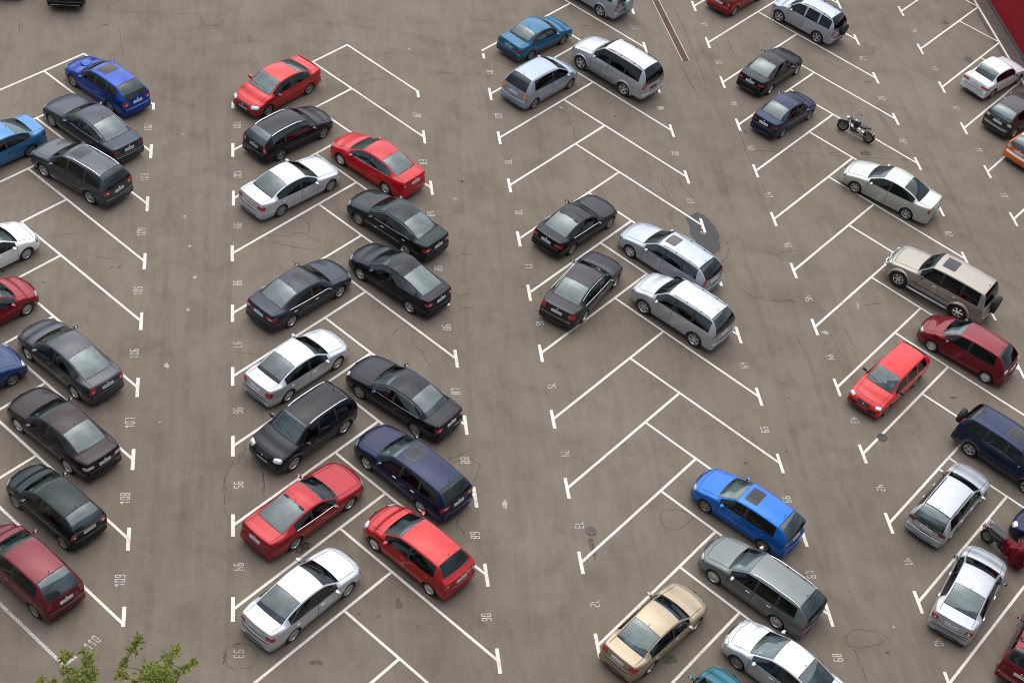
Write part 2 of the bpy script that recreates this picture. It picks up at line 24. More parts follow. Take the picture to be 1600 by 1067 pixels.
# ------------------------------------------------------------------ materials
def nm(name):
    m = bpy.data.materials.new(name); m.use_nodes = True
    return m, m.node_tree.nodes, m.node_tree.links, m.node_tree.nodes['Principled BSDF']
def simple(name, col, rough=.5, metal=0., coat=0., spec=.5):
    m, N, L, b = nm(name)
    b.inputs['Base Color'].default_value = (*col, 1); b.inputs['Roughness'].default_value = rough
    b.inputs['Metallic'].default_value = metal; b.inputs['Coat Weight'].default_value = coat
    b.inputs['Coat Roughness'].default_value = .04; b.inputs['Specular IOR Level'].default_value = spec
    return m
def noise(N, L, scale, detail=4, rough=.6, vec=None, dist=0.):
    n = N.new('ShaderNodeTexNoise'); n.inputs['Scale'].default_value = scale
    n.inputs['Detail'].default_value = detail; n.inputs['Roughness'].default_value = rough
    n.inputs['Distortion'].default_value = dist
    if vec is not None: L.new(vec, n.inputs['Vector'])
    return n
def ramp(N, L, src, stops):
    r = N.new('ShaderNodeValToRGB'); L.new(src, r.inputs[0])
    e = r.color_ramp.elements
    while len(e) < len(stops): e.new(.5)
    for i, (p, c) in enumerate(stops):
        e[i].position = p; e[i].color = c if len(c) == 4 else (*c, 1)
    return r
def mixc(N, L, fac, a, b, mode='MIX'):
    m = N.new('ShaderNodeMix'); m.data_type = 'RGBA'; m.blend_type = mode
    for s, v in ((0, fac), (6, a), (7, b)):
        if isinstance(v, (int, float)): m.inputs[s].default_value = v
        elif isinstance(v, tuple): m.inputs[s].default_value = (*v, 1)
        else: L.new(v, m.inputs[s])
    return m.outputs[2]
def asphalt():
    m, N, L, b = nm('asphalt')
    tc = N.new('ShaderNodeTexCoord').outputs['Object']
    big = noise(N, L, .09, 5, .6, tc, .6); mid = noise(N, L, .55, 5, .62, tc, .4)
    fine = noise(N, L, 9, 6, .75, tc); grit = noise(N, L, 60, 3, .8, tc)
    c = ramp(N, L, big.outputs[0], [(.3, (.145, .116, .087)), (.7, (.178, .145, .111))]).outputs[0]
    c = mixc(N, L, 1., c, ramp(N, L, mid.outputs[0], [(.28, (.80, .79, .77)), (.5, (1, 1, 1)), (.75, (1.13, 1.12, 1.12))]).outputs[0], 'MULTIPLY')
    # swirly worn streaks
    mp = N.new('ShaderNodeMapping'); mp.inputs['Scale'].default_value = (1.6, .22, 1); mp.inputs['Rotation'].default_value = (0, 0, .05); L.new(tc, mp.inputs[0])
    st = noise(N, L, 1.2, 6, .65, mp.outputs[0], 1.2)
    c = mixc(N, L, 1., c, ramp(N, L, st.outputs[0], [(.3, (.88, .88, .88)), (.6, (1.06, 1.055, 1.05))]).outputs[0], 'MULTIPLY')
    c = mixc(N, L, 1., c, ramp(N, L, fine.outputs[0], [(.25, (.93, .93, .93)), (.75, (1.06, 1.06, 1.06))]).outputs[0], 'MULTIPLY')
    c = mixc(N, L, 1., c, ramp(N, L, grit.outputs[0], [(.3, (.82, .82, .82)), (.7, (1.16, 1.16, 1.16))]).outputs[0], 'MULTIPLY')
    v = N.new('ShaderNodeTexVoronoi'); v.inputs['Scale'].default_value = .8; L.new(tc, v.inputs['Vector'])
    dr = ramp(N, L, v.outputs['Distance'], [(.0, (.42, .40, .38)), (.035, (.55, .53, .51)), (.06, (1, 1, 1))])
    c = mixc(N, L, .35, c, mixc(N, L, 1., c, dr.outputs[0], 'MULTIPLY'))
    L.new(c, b.inputs['Base Color']); b.inputs['Roughness'].default_value = .85; b.inputs['Specular IOR Level'].default_value = .3
    bp = N.new('ShaderNodeBump'); bp.inputs['Strength'].default_value = .25; bp.inputs['Distance'].default_value = .01
    L.new(grit.outputs[0], bp.inputs['Height']); L.new(bp.outputs[0], b.inputs['Normal'])
    return m
def blended(name, col, rough, scale, lo, hi, amax=1., base_alpha=0.):
    """Worn coating: a noise decides where it has rubbed off (alpha)."""
    m, N, L, b = nm(name)
    tc = N.new('ShaderNodeTexCoord').outputs['Object']
    n = noise(N, L, scale, 6, .75, tc); n2 = noise(N, L, .5, 3, .6, tc)
    a = N.new('ShaderNodeMath'); a.operation = 'MULTIPLY_ADD'; L.new(n2.outputs[0], a.inputs[0]); a.inputs[1].default_value = .35; L.new(n.outputs[0], a.inputs[2])
    r = ramp(N, L, a.outputs[0], [(lo, (base_alpha,) * 3), (hi, (amax,) * 3)])
    L.new(r.outputs[0], b.inputs['Alpha'])
    g = noise(N, L, 14, 4, .7, tc)
    L.new(ramp(N, L, g.outputs[0], [(.3, tuple(x * .8 for x in col)), (.6, col)]).outputs[0], b.inputs['Base Color'])
    b.inputs['Roughness'].default_value = rough
    return m
MASPH = asphalt()
MPAINT = blended('road_paint', (.80, .73, .64), .7, 20, .50, .66, .95, .26)
MFAINT = blended('worn_road_paint', (.66, .62, .57), .7, 22, .58, .72, .8, .08)
MNUM = blended('stencil_paint', (.72, .67, .60), .7, 22, .48, .70, .80, .12)
MCRACK = blended('crack_tar', (.060, .049, .040), .9, 5, .50, .80, .62, .05)
MSTAIN = blended('oil_stain', (.045, .036, .030), .55, 7, .50, .78, .62, .06)
MSKID = blended('rubber_marks', (.08, .066, .056), .8, 1.2, .55, .95, .15, .0)
MWSPOT = blended('lime_spot', (.55, .50, .45), .8, 11, .50, .72, .7, .0)
MPATCH = simple('fresh_asphalt', (.062, .060, .060), .85)
def mk_patch():
    m, N, L, b = nm('fresh_asphalt_patch'); tc = N.new('ShaderNodeTexCoord').outputs['Object']
    n = noise(N, L, 25, 4, .8, tc); L.new(ramp(N, L, n.outputs[0], [(.3, (.038, .037, .036)), (.7, (.056, .054, .052))]).outputs[0], b.inputs['Base Color'])
    b.inputs['Roughness'].default_value = .8; return m
MPATCH = mk_patch()
BLACK = simple('black_plastic', (.018, .018, .019), .45)
SEAM = simple('panel_gap', (.006, .006, .006), .8)
RUBBER = simple('tyre_rubber', (.014, .013, .013), .75)
UNDER = simple('underbody', (.010, .010, .010), .9)
CHROME = simple('chrome', (.75, .76, .77), .15, 1.)
ALLOY = simple('alloy', (.62, .62, .62), .3, .85)
ALLOYD = simple('dusty_alloy', (.30, .29, .27), .45, .6)
REDLENS = simple('red_lens', (.42, .008, .012), .12, 0, .8)
DREDLENS = simple('dark_red_lens', (.14, .006, .01), .12, 0, .8)
LAMPD = simple('lamp_glass', (.30, .32, .34), .08, .45, 1.)
CLEARL = simple('clear_lens', (.62, .65, .68), .08, .35, 1.)
AMBER = simple('amber_lens', (.75, .20, .02), .15, 0, .6)
PLATEM = simple('plate_white', (.62, .64, .66), .4)
PLATED = simple('plate_dirty', (.40, .38, .35), .5)
INKM = simple('plate_ink', (.03, .03, .035), .6)
SHELF = [simple('shelf_grey', (.12, .125, .125), .9), simple('shelf_dark', (.05, .05, .052), .9), simple('shelf_light', (.22, .22, .20), .9)]
TRIM = [simple('cabin_black', (.022, .022, .024), .8), simple('cabin_grey', (.11, .113, .115), .85), simple('cabin_beige', (.26, .22, .165), .85)]
PAPER = simple('paper', (.65, .72, .72), .7)
def glass(name, tint, ior=1.75):
    m = bpy.data.materials.new(name); m.use_nodes = True; N = m.node_tree.nodes; L = m.node_tree.links
    N.clear(); o = N.new('ShaderNodeOutputMaterial'); mx = N.new('ShaderNodeMixShader')
    t = N.new('ShaderNodeBsdfTransparent'); t.inputs[0].default_value = (*tint, 1)
    g = N.new('ShaderNodeBsdfGlossy'); g.inputs['Roughness'].default_value = .03; g.inputs[0].default_value = (.80, .92, .92, 1)
    f = N.new('ShaderNodeFresnel'); f.inputs[0].default_value = ior
    L.new(f.outputs[0], mx.inputs[0]); L.new(t.outputs[0], mx.inputs[1]); L.new(g.outputs[0], mx.inputs[2]); L.new(mx.outputs[0], o.inputs[0])
    return m
GL_W = glass('windscreen_glass', (.50, .64, .59), 1.9)
GL_S = glass('side_glass', (.34, .38, .37), 1.5)
GL_R = glass('rear_glass', (.58, .72, .69), 2.0)
GL_T = glass('tinted_glass', (.05, .05, .05), 1.55)
GL_M = glass('mid_glass', (.22, .26, .26), 1.9)
GLASSES = dict(W=GL_W, S=GL_S, R=GL_R, T=GL_T, M=GL_M)
_paints = {}
def paint(name, col, kind='metallic'):
    key = (name,)
    if key in _paints: return _paints[key]
    m, N, L, b = nm(name + '_paint')
    tc = N.new('ShaderNodeTexCoord').outputs['Object']
    n = noise(N, L, 3.0, 5, .6, tc); f = noise(N, L, 300, 2, .5, tc)
    c = mixc(N, L, 1., col, ramp(N, L, n.outputs[0], [(.3, (.90, .90, .90)), (.7, (1.05, 1.05, 1.05))]).outputs[0], 'MULTIPLY')
    # road dust settles on the sills and lower doors
    sx = N.new('ShaderNodeSeparateXYZ'); L.new(tc, sx.inputs[0])
    ad = N.new('ShaderNodeMath'); ad.operation = 'MULTIPLY_ADD'; L.new(n.outputs[0], ad.inputs[0]); ad.inputs[1].default_value = .5; L.new(sx.outputs[2], ad.inputs[2])
    dd = ramp(N, L, ad.outputs[0], [(.40, (.16,) * 3), (.80, (0.,) * 3)])
    c = mixc(N, L, dd.outputs[0], c, tuple(.75 * x + .25 * y for x, y in zip(col, (.11, .09, .075))))
    L.new(c, b.inputs['Base Color'])
    b.inputs['Metallic'].default_value = {'metallic': .45, 'solid': 0., 'pearl': .2}[kind]
    L.new(ramp(N, L, n.outputs[0], [(.3, (.30,) * 3), (.7, (.42,) * 3)]).outputs[0], b.inputs['Roughness'])
    b.inputs['Coat Weight'].default_value = .75 if max(col) > .06 else .5; b.inputs['Coat Roughness'].default_value = .03; b.inputs['Coat IOR'].default_value = 1.4; b.inputs['Coat Tint'].default_value = (1, 1, 1, 1); b.inputs['Specular IOR Level'].default_value = .12
    _paints[key] = m
    return m
# ------------------------------------------------------------------ helpers
def mesh_obj(name, verts, faces, mats, parent=None, midx=None, smooth=None, uv=None):
    me = bpy.data.meshes.new(name); me.from_pydata([tuple(v) for v in verts], [], faces)
    if not isinstance(mats, (list, tuple)): mats = [mats]
    for m in mats: me.materials.append(m)
    if midx is not None: me.polygons.foreach_set('material_index', midx)
    if smooth is not None:
        me.polygons.foreach_set('use_smooth', [True] * len(me.polygons))
        me.set_sharp_from_angle(angle=math.radians(smooth))
    me.update()
    o = bpy.data.objects.new(name, me); COL.objects.link(o)
    if parent: o.parent = parent
    return o
def link_copy(src, parent, loc=None):
    o = src.copy(); COL.objects.link(o); o.parent = parent
    if loc is not None: o.location = loc
    return o
def root(name, label, cat, loc=(0, 0, 0), rz=0, group=None):
    o = bpy.data.objects.new(name, None); COL.objects.link(o); o.location = loc; o.rotation_euler = (0, 0, rz)
    o.empty_display_size = .3; o['label'] = label; o['category'] = cat
    if group: o['group'] = group
    return o
class MB:
    def __init__(s): s.v = []; s.f = []; s.m = []; s.mats = []
    def mi(s, mat):
        if mat not in s.mats: s.mats.append(mat)
        return s.mats.index(mat)
    def add(s, vs, fs, mat):
        k = len(s.v); s.v += [tuple(v) for v in vs]; i = s.mi(mat)
        for f in fs: s.f.append(tuple(a + k for a in f)); s.m.append(i)
    def box(s, c, d, mat, rot=None, taper=1.):
        x, y, z = (q / 2 for q in d); vs = []
        for sz in (-1, 1):
            t = taper if sz > 0 else 1
            for sx, sy in ((-1, -1), (1, -1), (1, 1), (-1, 1)): vs.append(Vector((sx * x * t, sy * y * t, sz * z)))
        if rot is not None: vs = [rot @ v for v in vs]
        vs = [v + Vector(c) for v in vs]
        s.add(vs, [(3, 2, 1, 0), (4, 5, 6, 7), (0, 1, 5, 4), (1, 2, 6, 5), (2, 3, 7, 6), (3, 0, 4, 7)], mat)
    def rbox(s, c, d, mat, rot=None, n=3, p=.35):
        """soft-edged box: superellipsoid"""
        vs = []; fs = []; nu = 4 * n; nv = 2 * n
        def pw(a, e): return math.copysign(abs(a) ** e, a)
        for j in range(nv + 1):
            ph = -math.pi / 2 + math.pi * j / nv
            for i in range(nu):
                th = 2 * math.pi * (i + .5) / nu
                v = Vector((pw(math.cos(ph), p) * pw(math.cos(th), p) * d[0] / 2, pw(math.cos(ph), p) * pw(math.sin(th), p) * d[1] / 2, pw(math.sin(ph), p) * d[2] / 2))
                vs.append((rot @ v if rot is not None else v) + Vector(c))
        for j in range(nv):
            for i in range(nu):
                fs.append((j * nu + i, j * nu + (i + 1) % nu, (j + 1) * nu + (i + 1) % nu, (j + 1) * nu + i))
        s.add(vs, fs, mat)
    def tube(s, pts, r, mat, n=8, cap=True):
        pts = [Vector(p) for p in pts]; rs = r if isinstance(r, (list, tuple)) else [r] * len(pts)
        vs = []; fs = []; prev = None
        for i, p in enumerate(pts):
            d = (pts[min(i + 1, len(pts) - 1)] - pts[max(i - 1, 0)]).normalized()
            if prev is None:
                a = Vector((0, 0, 1)) if abs(d.z) < .9 else Vector((1, 0, 0)); u = d.cross(a).normalized()
            else: u = (prev - d * prev.dot(d)).normalized()
            prev = u; w = d.cross(u)
            for k in range(n):
                t = 2 * math.pi * k / n; vs.append(p + (u * math.cos(t) + w * math.sin(t)) * rs[i])
        for i in range(len(pts) - 1):
            for k in range(n): fs.append((i * n + k, i * n + (k + 1) % n, (i + 1) * n + (k + 1) % n, (i + 1) * n + k))
        if cap: fs += [tuple(range(n))[::-1], tuple((len(pts) - 1) * n + k for k in range(n))]
        s.add(vs, fs, mat)
    def lathe(s, prof, mat, n=20, c=(0, 0, 0), axis='y', rot=None):
        """prof: list of (radius, height along axis)"""
        vs = []; fs = []
        for r, h in prof:
            for k in range(n):
                t = 2 * math.pi * k / n; a, b = r * math.cos(t), r * math.sin(t)
                v = Vector((a, h, b)) if axis == 'y' else (Vector((a, b, h)) if axis == 'z' else Vector((h, a, b)))
                if rot is not None: v = rot @ v
                vs.append(v + Vector(c))
        for i in range(len(prof) - 1):
            for k in range(n): fs.append((i * n + k, i * n + (k + 1) % n, (i + 1) * n + (k + 1) % n, (i + 1) * n + k))
        s.add(vs, fs, mat)
    def obj(s, name, parent=None, smooth=35):
        return mesh_obj(name, s.v, s.f, s.mats, parent, s.m, smooth)
# ------------------------------------------------------------------ ground
def structure(o, label=None):
    o['kind'] = 'structure'
    if label: o['label'] = label
    return o
S_ = 500
structure(mesh_obj('ground', [(-S_, -S_, 0), (S_, -S_, 0), (S_, S_, 0), (-S_, S_, 0)], [(0, 1, 2, 3)], MASPH), 'brown grey worn asphalt of the car park')
def strip(vs, fs, a, b, w, z, brk=False):
    a = Vector(a); b = Vector(b); d = (b - a)
    if d.length < 1e-4: return
    n = max(1, int(d.length / 1.2)); p = Vector((-d.y, d.x)).normalized() * w / 2
    k = len(vs)
    for i in range(n + 1):
        c = a + d * i / n
        j1 = 1 + random.uniform(-.07, .07); j2 = 1 + random.uniform(-.07, .07)
        vs.append((c.x + p.x * j1, c.y + p.y * j1, z)); vs.append((c.x - p.x * j2, c.y - p.y * j2, z))
    for i in range(n):
        fs.append((k + 2 * i + 1, k + 2 * i + 3, k + 2 * i + 2, k + 2 * i))
vs = []; fs = []
for s in SEGS[:-2]: strip(vs, fs, s[:2], s[2:4], s[4], .0042 if (s[2] - s[0]) * (s[3] - s[1]) > 0 else (.0072 if s[4] < .13 else .0094))
structure(mesh_obj('bay_lines', vs, fs, MPAINT), 'cream painted herringbone lines of the parking bays')
vs = []; fs = []
for s in BARS: strip(vs, fs, s[:2], s[2:4], s[4], .0120)
structure(mesh_obj('bay_end_bars', vs, fs, MPAINT), 'short cream painted bars closing the ends of the bay lines')
vs = []; fs = []
for s in SEGS[-2:]: strip(vs, fs, s[:2], s[2:4], s[4], .0042)
structure(mesh_obj('worn_bay_line', vs, fs, MFAINT), 'worn speckled line of the odd bay at the lower left')
SEG7 = {'0': 'abcdef', '1': 'bc', '2': 'abged', '3': 'abgcd', '4': 'fgbc', '5': 'afgcd', '6': 'afgedc', '7': 'abc', '8': 'abcdefg', '9': 'abcdfg'}
vs = []; fs = []; 
NW, NH, NT = .132, .34, .029
def quad(pts, T):
    k = len(vs)
    for p in pts: q = T @ Vector((p[0], p[1], 0)); vs.append((q.x, q.y, .0042))
    fs.append((k, k + 1, k + 2, k + 3))
for txt, x, y, a in NUMS:
    T = Matrix.Translation((x, y, 0)) @ Matrix.Rotation(math.radians(a), 4, 'Z')
    wt = len(txt) * (NW + .05) - .05; x0 = -wt / 2
    for ch in txt:
        g = .014; w, h, t = NW, NH, NT
        R = {'a': (g, h - t, w - g, h), 'g': (g, h / 2 - t / 2, w - g, h / 2 + t / 2), 'd': (g, 0, w - g, t),
             'f': (0, h / 2 + g, t, h - g), 'b': (w - t, h / 2 + g, w, h - g), 'e': (0, g, t, h / 2 - g), 'c': (w - t, g, w, h / 2 - g)}
        for sgm in SEG7[ch]:
            if ch == '1':
                continue
            a0, b0, a1, b1 = R[sgm]
            quad([(x0 + a0, b0 - h / 2), (x0 + a1, b0 - h / 2), (x0 + a1, b1 - h / 2), (x0 + a0, b1 - h / 2)], T)
        if ch == '1':
            m_ = x0 + w * .62
            quad([(m_ - t / 2, -h / 2), (m_ + t / 2, -h / 2), (m_ + t / 2, -g), (m_ - t / 2, -g)], T)
            quad([(m_ - t / 2, g), (m_ + t / 2, g), (m_ + t / 2, h / 2), (m_ - t / 2, h / 2)], T)
            quad([(m_ - t / 2 - .07, h / 2 - .09), (m_ - t / 2 - .05, h / 2 - .12), (m_ - t / 2 - .005, h / 2 - .05), (m_ - t / 2 - .005, h / 2)], T)
        x0 += NW + .05
structure(mesh_obj('bay_numbers', vs, fs, MNUM), 'cream stencilled bay numbers at the mouths of the bays')
def ribbon(pts, w, z, jitter=.0, sub=4):
    """smooth polyline -> flat ribbon verts/faces"""
    P = [Vector(p) for p in pts]; Q = []
    for i in range(len(P) - 1):
        p0 = P[max(0, i - 1)]; p1 = P[i]; p2 = P[i + 1]; p3 = P[min(len(P) - 1, i + 2)]
        for j in range(sub):
            t = j / sub
            q = .5 * ((2 * p1) + (p2 - p0) * t + (2 * p0 - 5 * p1 + 4 * p2 - p3) * t * t + (3 * p1 - p0 - 3 * p2 + p3) * t ** 3)
            Q.append(q + Vector((random.gauss(0, jitter), random.gauss(0, jitter))))
    Q.append(P[-1]); V = []; F = []
    for i, q in enumerate(Q):
        d = Q[min(i + 1, len(Q) - 1)] - Q[max(i - 1, 0)]
        n = Vector((-d.y, d.x)).normalized() * w / 2 * random.uniform(.5, 1.4 if jitter else 1.)
        V += [(q.x + n.x, q.y + n.y, z), (q.x - n.x, q.y - n.y, z)]
    for i in range(len(Q) - 1): F.append((2 * i + 1, 2 * i + 3, 2 * i + 2, 2 * i))
    return V, F
def merge(name, items, mat, label):
    V = []; F = []
    for v, f in items:
        k = len(V); V += v; F += [tuple(a + k for a in g) for g in f]
    return structure(mesh_obj(name, V, F, mat), label)
merge('cracks', [ribbon(c, .032, .0016, .03, 5) for c in CRACKS], MCRACK, 'dark hairline cracks wandering over the asphalt')
merge('rubber_marks', [ribbon(c, .3, .0008) for c in SKIDS], MSKID, 'faint dark tyre tracks along the driving lanes')
def blob(x, y, a, b, z, n=18, rough=.28):
    ph = [random.uniform(0, 6.28) for _ in range(3)]; V = [(x, y, z)]
    for i in range(n):
        t = 2 * math.pi * i / n; r = 1 + rough * (math.sin(2 * t + ph[0]) * .5 + math.sin(3 * t + ph[1]) * .5 + math.sin(5 * t + ph[2]) * .35)
        V.append((x + a * r * math.cos(t), y + b * r * math.sin(t), z))
    return V, [(0, 1 + i, 1 + (i + 1) % n) for i in range(n)]
merge('oil_stains', [blob(*s, .0024) for s in SPOTS], MSTAIN, 'small dark oil and water stains on the asphalt')
merge('pale_spots', [blob(*s, .0028) for s in WSPOTS], MWSPOT, 'small pale lime and paint spots on the asphalt')
# random fine speckle of debris marks
sp_ = []
for i in range(260):
    sp_.append(blob(random.uniform(-24, 30), random.uniform(-20, 30), random.uniform(.015, .05), random.uniform(.015, .04), .0032, 7))
merge('dark_specks', sp_, MSTAIN, 'tiny dark specks scattered over the asphalt')
PP = []
for i in range(len(PATCH)):
    a = Vector(PATCH[i]); b = Vector(PATCH[(i + 1) % len(PATCH)])
    for t in range(5): q = a.lerp(b, t / 5); PP.append((q.x + random.gauss(0, .035), q.y + random.gauss(0, .035)))
V = [(x, y, .0056) for x, y in PP]; n = len(V); V += [(x, y, 0) for x, y in PP]
structure(mesh_obj('asphalt_patch', V, [tuple(range(n))[::-1]] + [(i, (i + 1) % n, n + (i + 1) % n, n + i) for i in range(n)], MPATCH), 'dark fresh asphalt patch with a chalky line end across it')
# its worn line end and chips
pc = Vector((sum(p[0] for p in PP) / n, sum(p[1] for p in PP) / n))
it = []
for i in range(6): it.append(blob(pc.x - .15 + random.gauss(0, .06) , pc.y + random.uniform(-.15, .75), random.uniform(.03, .07), random.uniform(.03, .06), .0156, 8))
merge('patch_paint', it, MPAINT, 'crumbled paint of the bay line end on the dark patch')
# drain channel
def drain():
    r = root('drain_channel', 'long rusty drain channel grate with pale rims at the top of the lot', 'drain')
    a, b, c, d = [Vector((*p, 0)) for p in DRAIN]; a2 = a + (a - b) * .6; d2 = d + (d - c) * .6
    m, N, L, bs = nm('rusty_grate'); tc = N.new('ShaderNodeTexCoord').outputs['Object']
    n1 = noise(N, L, .9, 4, .7, tc); n2 = noise(N, L, 12, 3, .7, tc)
    cc = mixc(N, L, 1., ramp(N, L, n1.outputs[0], [(.4, (.095, .055, .024)), (.6, (.11, .050, .032))]).outputs[0], ramp(N, L, n2.outputs[0], [(.3, (.7,) * 3), (.7, (1.2,) * 3)]).outputs[0], 'MULTIPLY')
    L.new(cc, bs.inputs['Base Color']); bs.inputs['Roughness'].default_value = .8
    mb = MB(); dirv = (b - a2); Lg = dirv.length; dirv.normalize(); wv = (c - b); wl = wv.length; wv.normalize()
    nb = int(Lg / .09)
    mb.add([a2 + Vector((0, 0, .006)), b + Vector((0, 0, .006)), c + Vector((0, 0, .006)), d2 + Vector((0, 0, .006))], [(0, 1, 2, 3)], UNDER)
    for i in range(nb):
        p = a2 + dirv * (i + .5) * Lg / nb; q = d2 + (c - d2) * (i + .5) / nb
        mid = (p + q) / 2; rot = Matrix.Rotation(math.atan2((q - p).y, (q - p).x), 3, 'Z')
        mb.box((mid.x, mid.y, .014), ((q - p).length, .068, .012), m, rot)
    g = mb.obj('grate', r, None)
    rim = simple('pale_concrete_rim', (.42, .36, .29), .85); mb = MB()
    for p, q, s in ((a2, b, -1), (d2, c, 1)):
        dd = (q - p).normalized(); o_ = Vector((-dd.y, dd.x, 0)) * .035
        if (o_.dot(wv)) * s < 0: o_ = -o_
        mid = (p + q) / 2 + o_; mb.box((mid.x, mid.y, .009), ((q - p).length, .05, .018), rim, Matrix.Rotation(math.atan2(dd.y, dd.x), 3, 'Z'))
    mb.obj('rim', r, None)
drain()
MANL = ['round iron manhole cover beside the bay line near the red wagon', 'small dark ring cover in an oil streak near bay 73', 'faint round cover under bay number 51', 'faint round cover under the numeral by the black saloon']
IRON = simple('cast_iron', (.055, .048, .042), .7); DUSTI = simple('dusty_cover', (.13, .108, .092), .85)
for i, (x, y, r, dark) in enumerate(MANHOLES):
    if i > 1: continue
    rt = root('manhole_cover', MANL[i], 'manhole cover', (x, y, 0), 0, 'manhole covers')
    mb = MB(); mb.lathe([(0, .012), (r * .8, .012), (r * .84, .006), (r * .9, .006)], IRON if dark else DUSTI, 24, axis='z')
    for k in range(5): mb.box((0, (k - 2) * r * .3, .014), (r * 1.1, r * .08, .006), IRON)
    mb.obj('lid', rt)
    mb = MB(); mb.lathe([(r * .9, .004), (r * .9, .014), (r * 1.05, .014), (r * 1.07, 0)], IRON, 24, axis='z'); mb.obj('frame', rt)
# ------------------------------------------------------------------ red building
def red_building():
    a = Vector((*REDWALL[0], 0)); b = Vector((*REDWALL[1], 0)); d = (b - a).normalized(); nrm = Vector((-d.y, d.x, 0))
    if nrm.x < 0: nrm = -nrm
    a2 = a - d * 14; b2 = b + d * 22; Lw = (b2 - a2).length; mid = (a2 + b2) / 2
    r = root('red_building', 'plain dark red clad wall at the upper right corner of the lot', 'building', mid, math.atan2(d.y, d.x))
    side = 1 if Vector((-d.y, d.x, 0)).dot(nrm) > 0 else -1
    m, N, L, bs = nm('red_cladding'); tc = N.new('ShaderNodeTexCoord').outputs['Object']
    n1 = noise(N, L, .4, 4, .6, tc)
    L.new(ramp(N, L, n1.outputs[0], [(.3, (.235, .003, .007)), (.7, (.275, .004, .010))]).outputs[0], bs.inputs['Base Color'])
    bs.inputs['Roughness'].default_value = .55; bs.inputs['Specular IOR Level'].default_value = .25
    mb = MB(); mb.box((0, side * 6.0, 1.7), (Lw, 12, 3.0), m)
    mb.obj('wall', r, None)
    mb = MB()
    mb.box((0, side * 6.0, .1), (Lw + .06, 12.06, .2), simple('plinth_grey', (.10, .085, .075), .8)); mb.obj('plinth', r, None)
    mb = MB(); mb.box((0, side * 6.0, 3.28), (Lw + .04, 12.04, .16), m); mb.obj('roof', r, None)
    g = MB(); k0 = int(Lw / 3)
    gm = simple('cladding_joint', (.16, .003, .006), .6)
    for k in range(1, k0): g.box((-Lw / 2 + k * Lw / k0, -side * .003, 1.7), (.012, .01, 2.9), gm)
    # dark dirt strip (kerbside pavement)
    dm, N, L, bs = nm('grimy_pavement'); tc = N.new('ShaderNodeTexCoord').outputs['Object']
    n1 = noise(N, L, 1.5, 5, .7, tc, .6)
    L.new(ramp(N, L, n1.outputs[0], [(.3, (.065, .055, .042)), (.7, (.12, .095, .078))]).outputs[0], bs.inputs['Base Color']); bs.inputs['Roughness'].default_value = .9
    w = 1.15; p = [a2 - nrm * w, b2 - nrm * w, b2 - nrm * .035, a2 - nrm * .035]
    o = mesh_obj('pavement_strip', [(q.x, q.y, .0034) for q in p], [(0, 1, 2, 3)] if side < 0 else [(3, 2, 1, 0)], dm)
    structure(o, 'grimy strip of paving along the foot of the red wall')
red_building()
# ------------------------------------------------------------------ vehicles
def pchip(xs, ys, x):
    xs = np.asarray(xs, float); ys = np.asarray(ys, float); h = np.diff(xs); dl = np.diff(ys) / h; n = len(xs); d = np.zeros(n)
    if n == 2: d[:] = dl[0]
    else:
        for i in range(1, n - 1):
            if dl[i - 1] * dl[i] > 0:
                w1 = 2 * h[i] + h[i - 1]; w2 = h[i] + 2 * h[i - 1]; d[i] = (w1 + w2) / (w1 / dl[i - 1] + w2 / dl[i])
        def end(h0, h1, a, b):
            v = ((2 * h0 + h1) * a - h0 * b) / (h0 + h1)
            if v * a <= 0: return 0.
            if a * b < 0 and abs(v) > 3 * abs(a): return 3 * a
            return v
        d[0] = end(h[0], h[1], dl[0], dl[1]); d[-1] = end(h[-1], h[-2], dl[-1], dl[-2])
    i = np.clip(np.searchsorted(xs, x) - 1, 0, n - 2); t = (x - xs[i]) / h[i]
    return ((1 + 2 * t) * (1 - t) ** 2) * ys[i] + t * (1 - t) ** 2 * h[i] * d[i] + t * t * (3 - 2 * t) * ys[i + 1] + t * t * (t - 1) * h[i] * d[i + 1]
CARN = 0
STY = {
 'sedan': dict(L=4.6, W=1.76, H=1.44, wb=2.70, fo=.90, xc=1.30, zc=.96, xr1=2.02, xr2=3.12, xt=3.88, zt=1.03, tail='sedan', dlo2=3.66, bp=2.42, hn=.70, wr=.31, ch=[('w', 4)], tl=(.83, .38, .17), ln=.30, nd=4),
 'hatch': dict(L=4.1, W=1.70, H=1.45, wb=2.55, fo=.80, xc=1.12, zc=.97, xr1=1.84, xr2=3.42, xt=3.93, zt=1.02, tail='hatch', dlo2=3.42, bp=2.27, hn=.72, wr=.30, tl=(.90, .22, .30), ln=.22, nd=4),
 'wagon': dict(L=4.65, W=1.76, H=1.47, wb=2.70, fo=.90, xc=1.28, zc=.97, xr1=2.02, xr2=4.05, xt=4.47, zt=1.00, tail='hatch', dlo2=4.12, bp=2.46, cp=3.34, hn=.71, wr=.31, tl=(.90, .26, .30), ln=.30, nd=4),
 'suv': dict(L=4.5, W=1.82, H=1.70, wb=2.65, fo=.85, xc=1.15, zc=1.12, xr1=1.82, xr2=3.98, xt=4.34, zt=1.12, tail='hatch', dlo2=4.06, bp=2.26, cp=3.20, hn=.86, wr=.36, tl=(.98, .20, .36), ln=.16, nd=4, gc=.28, sq=.3),
}
NB_IN = 22
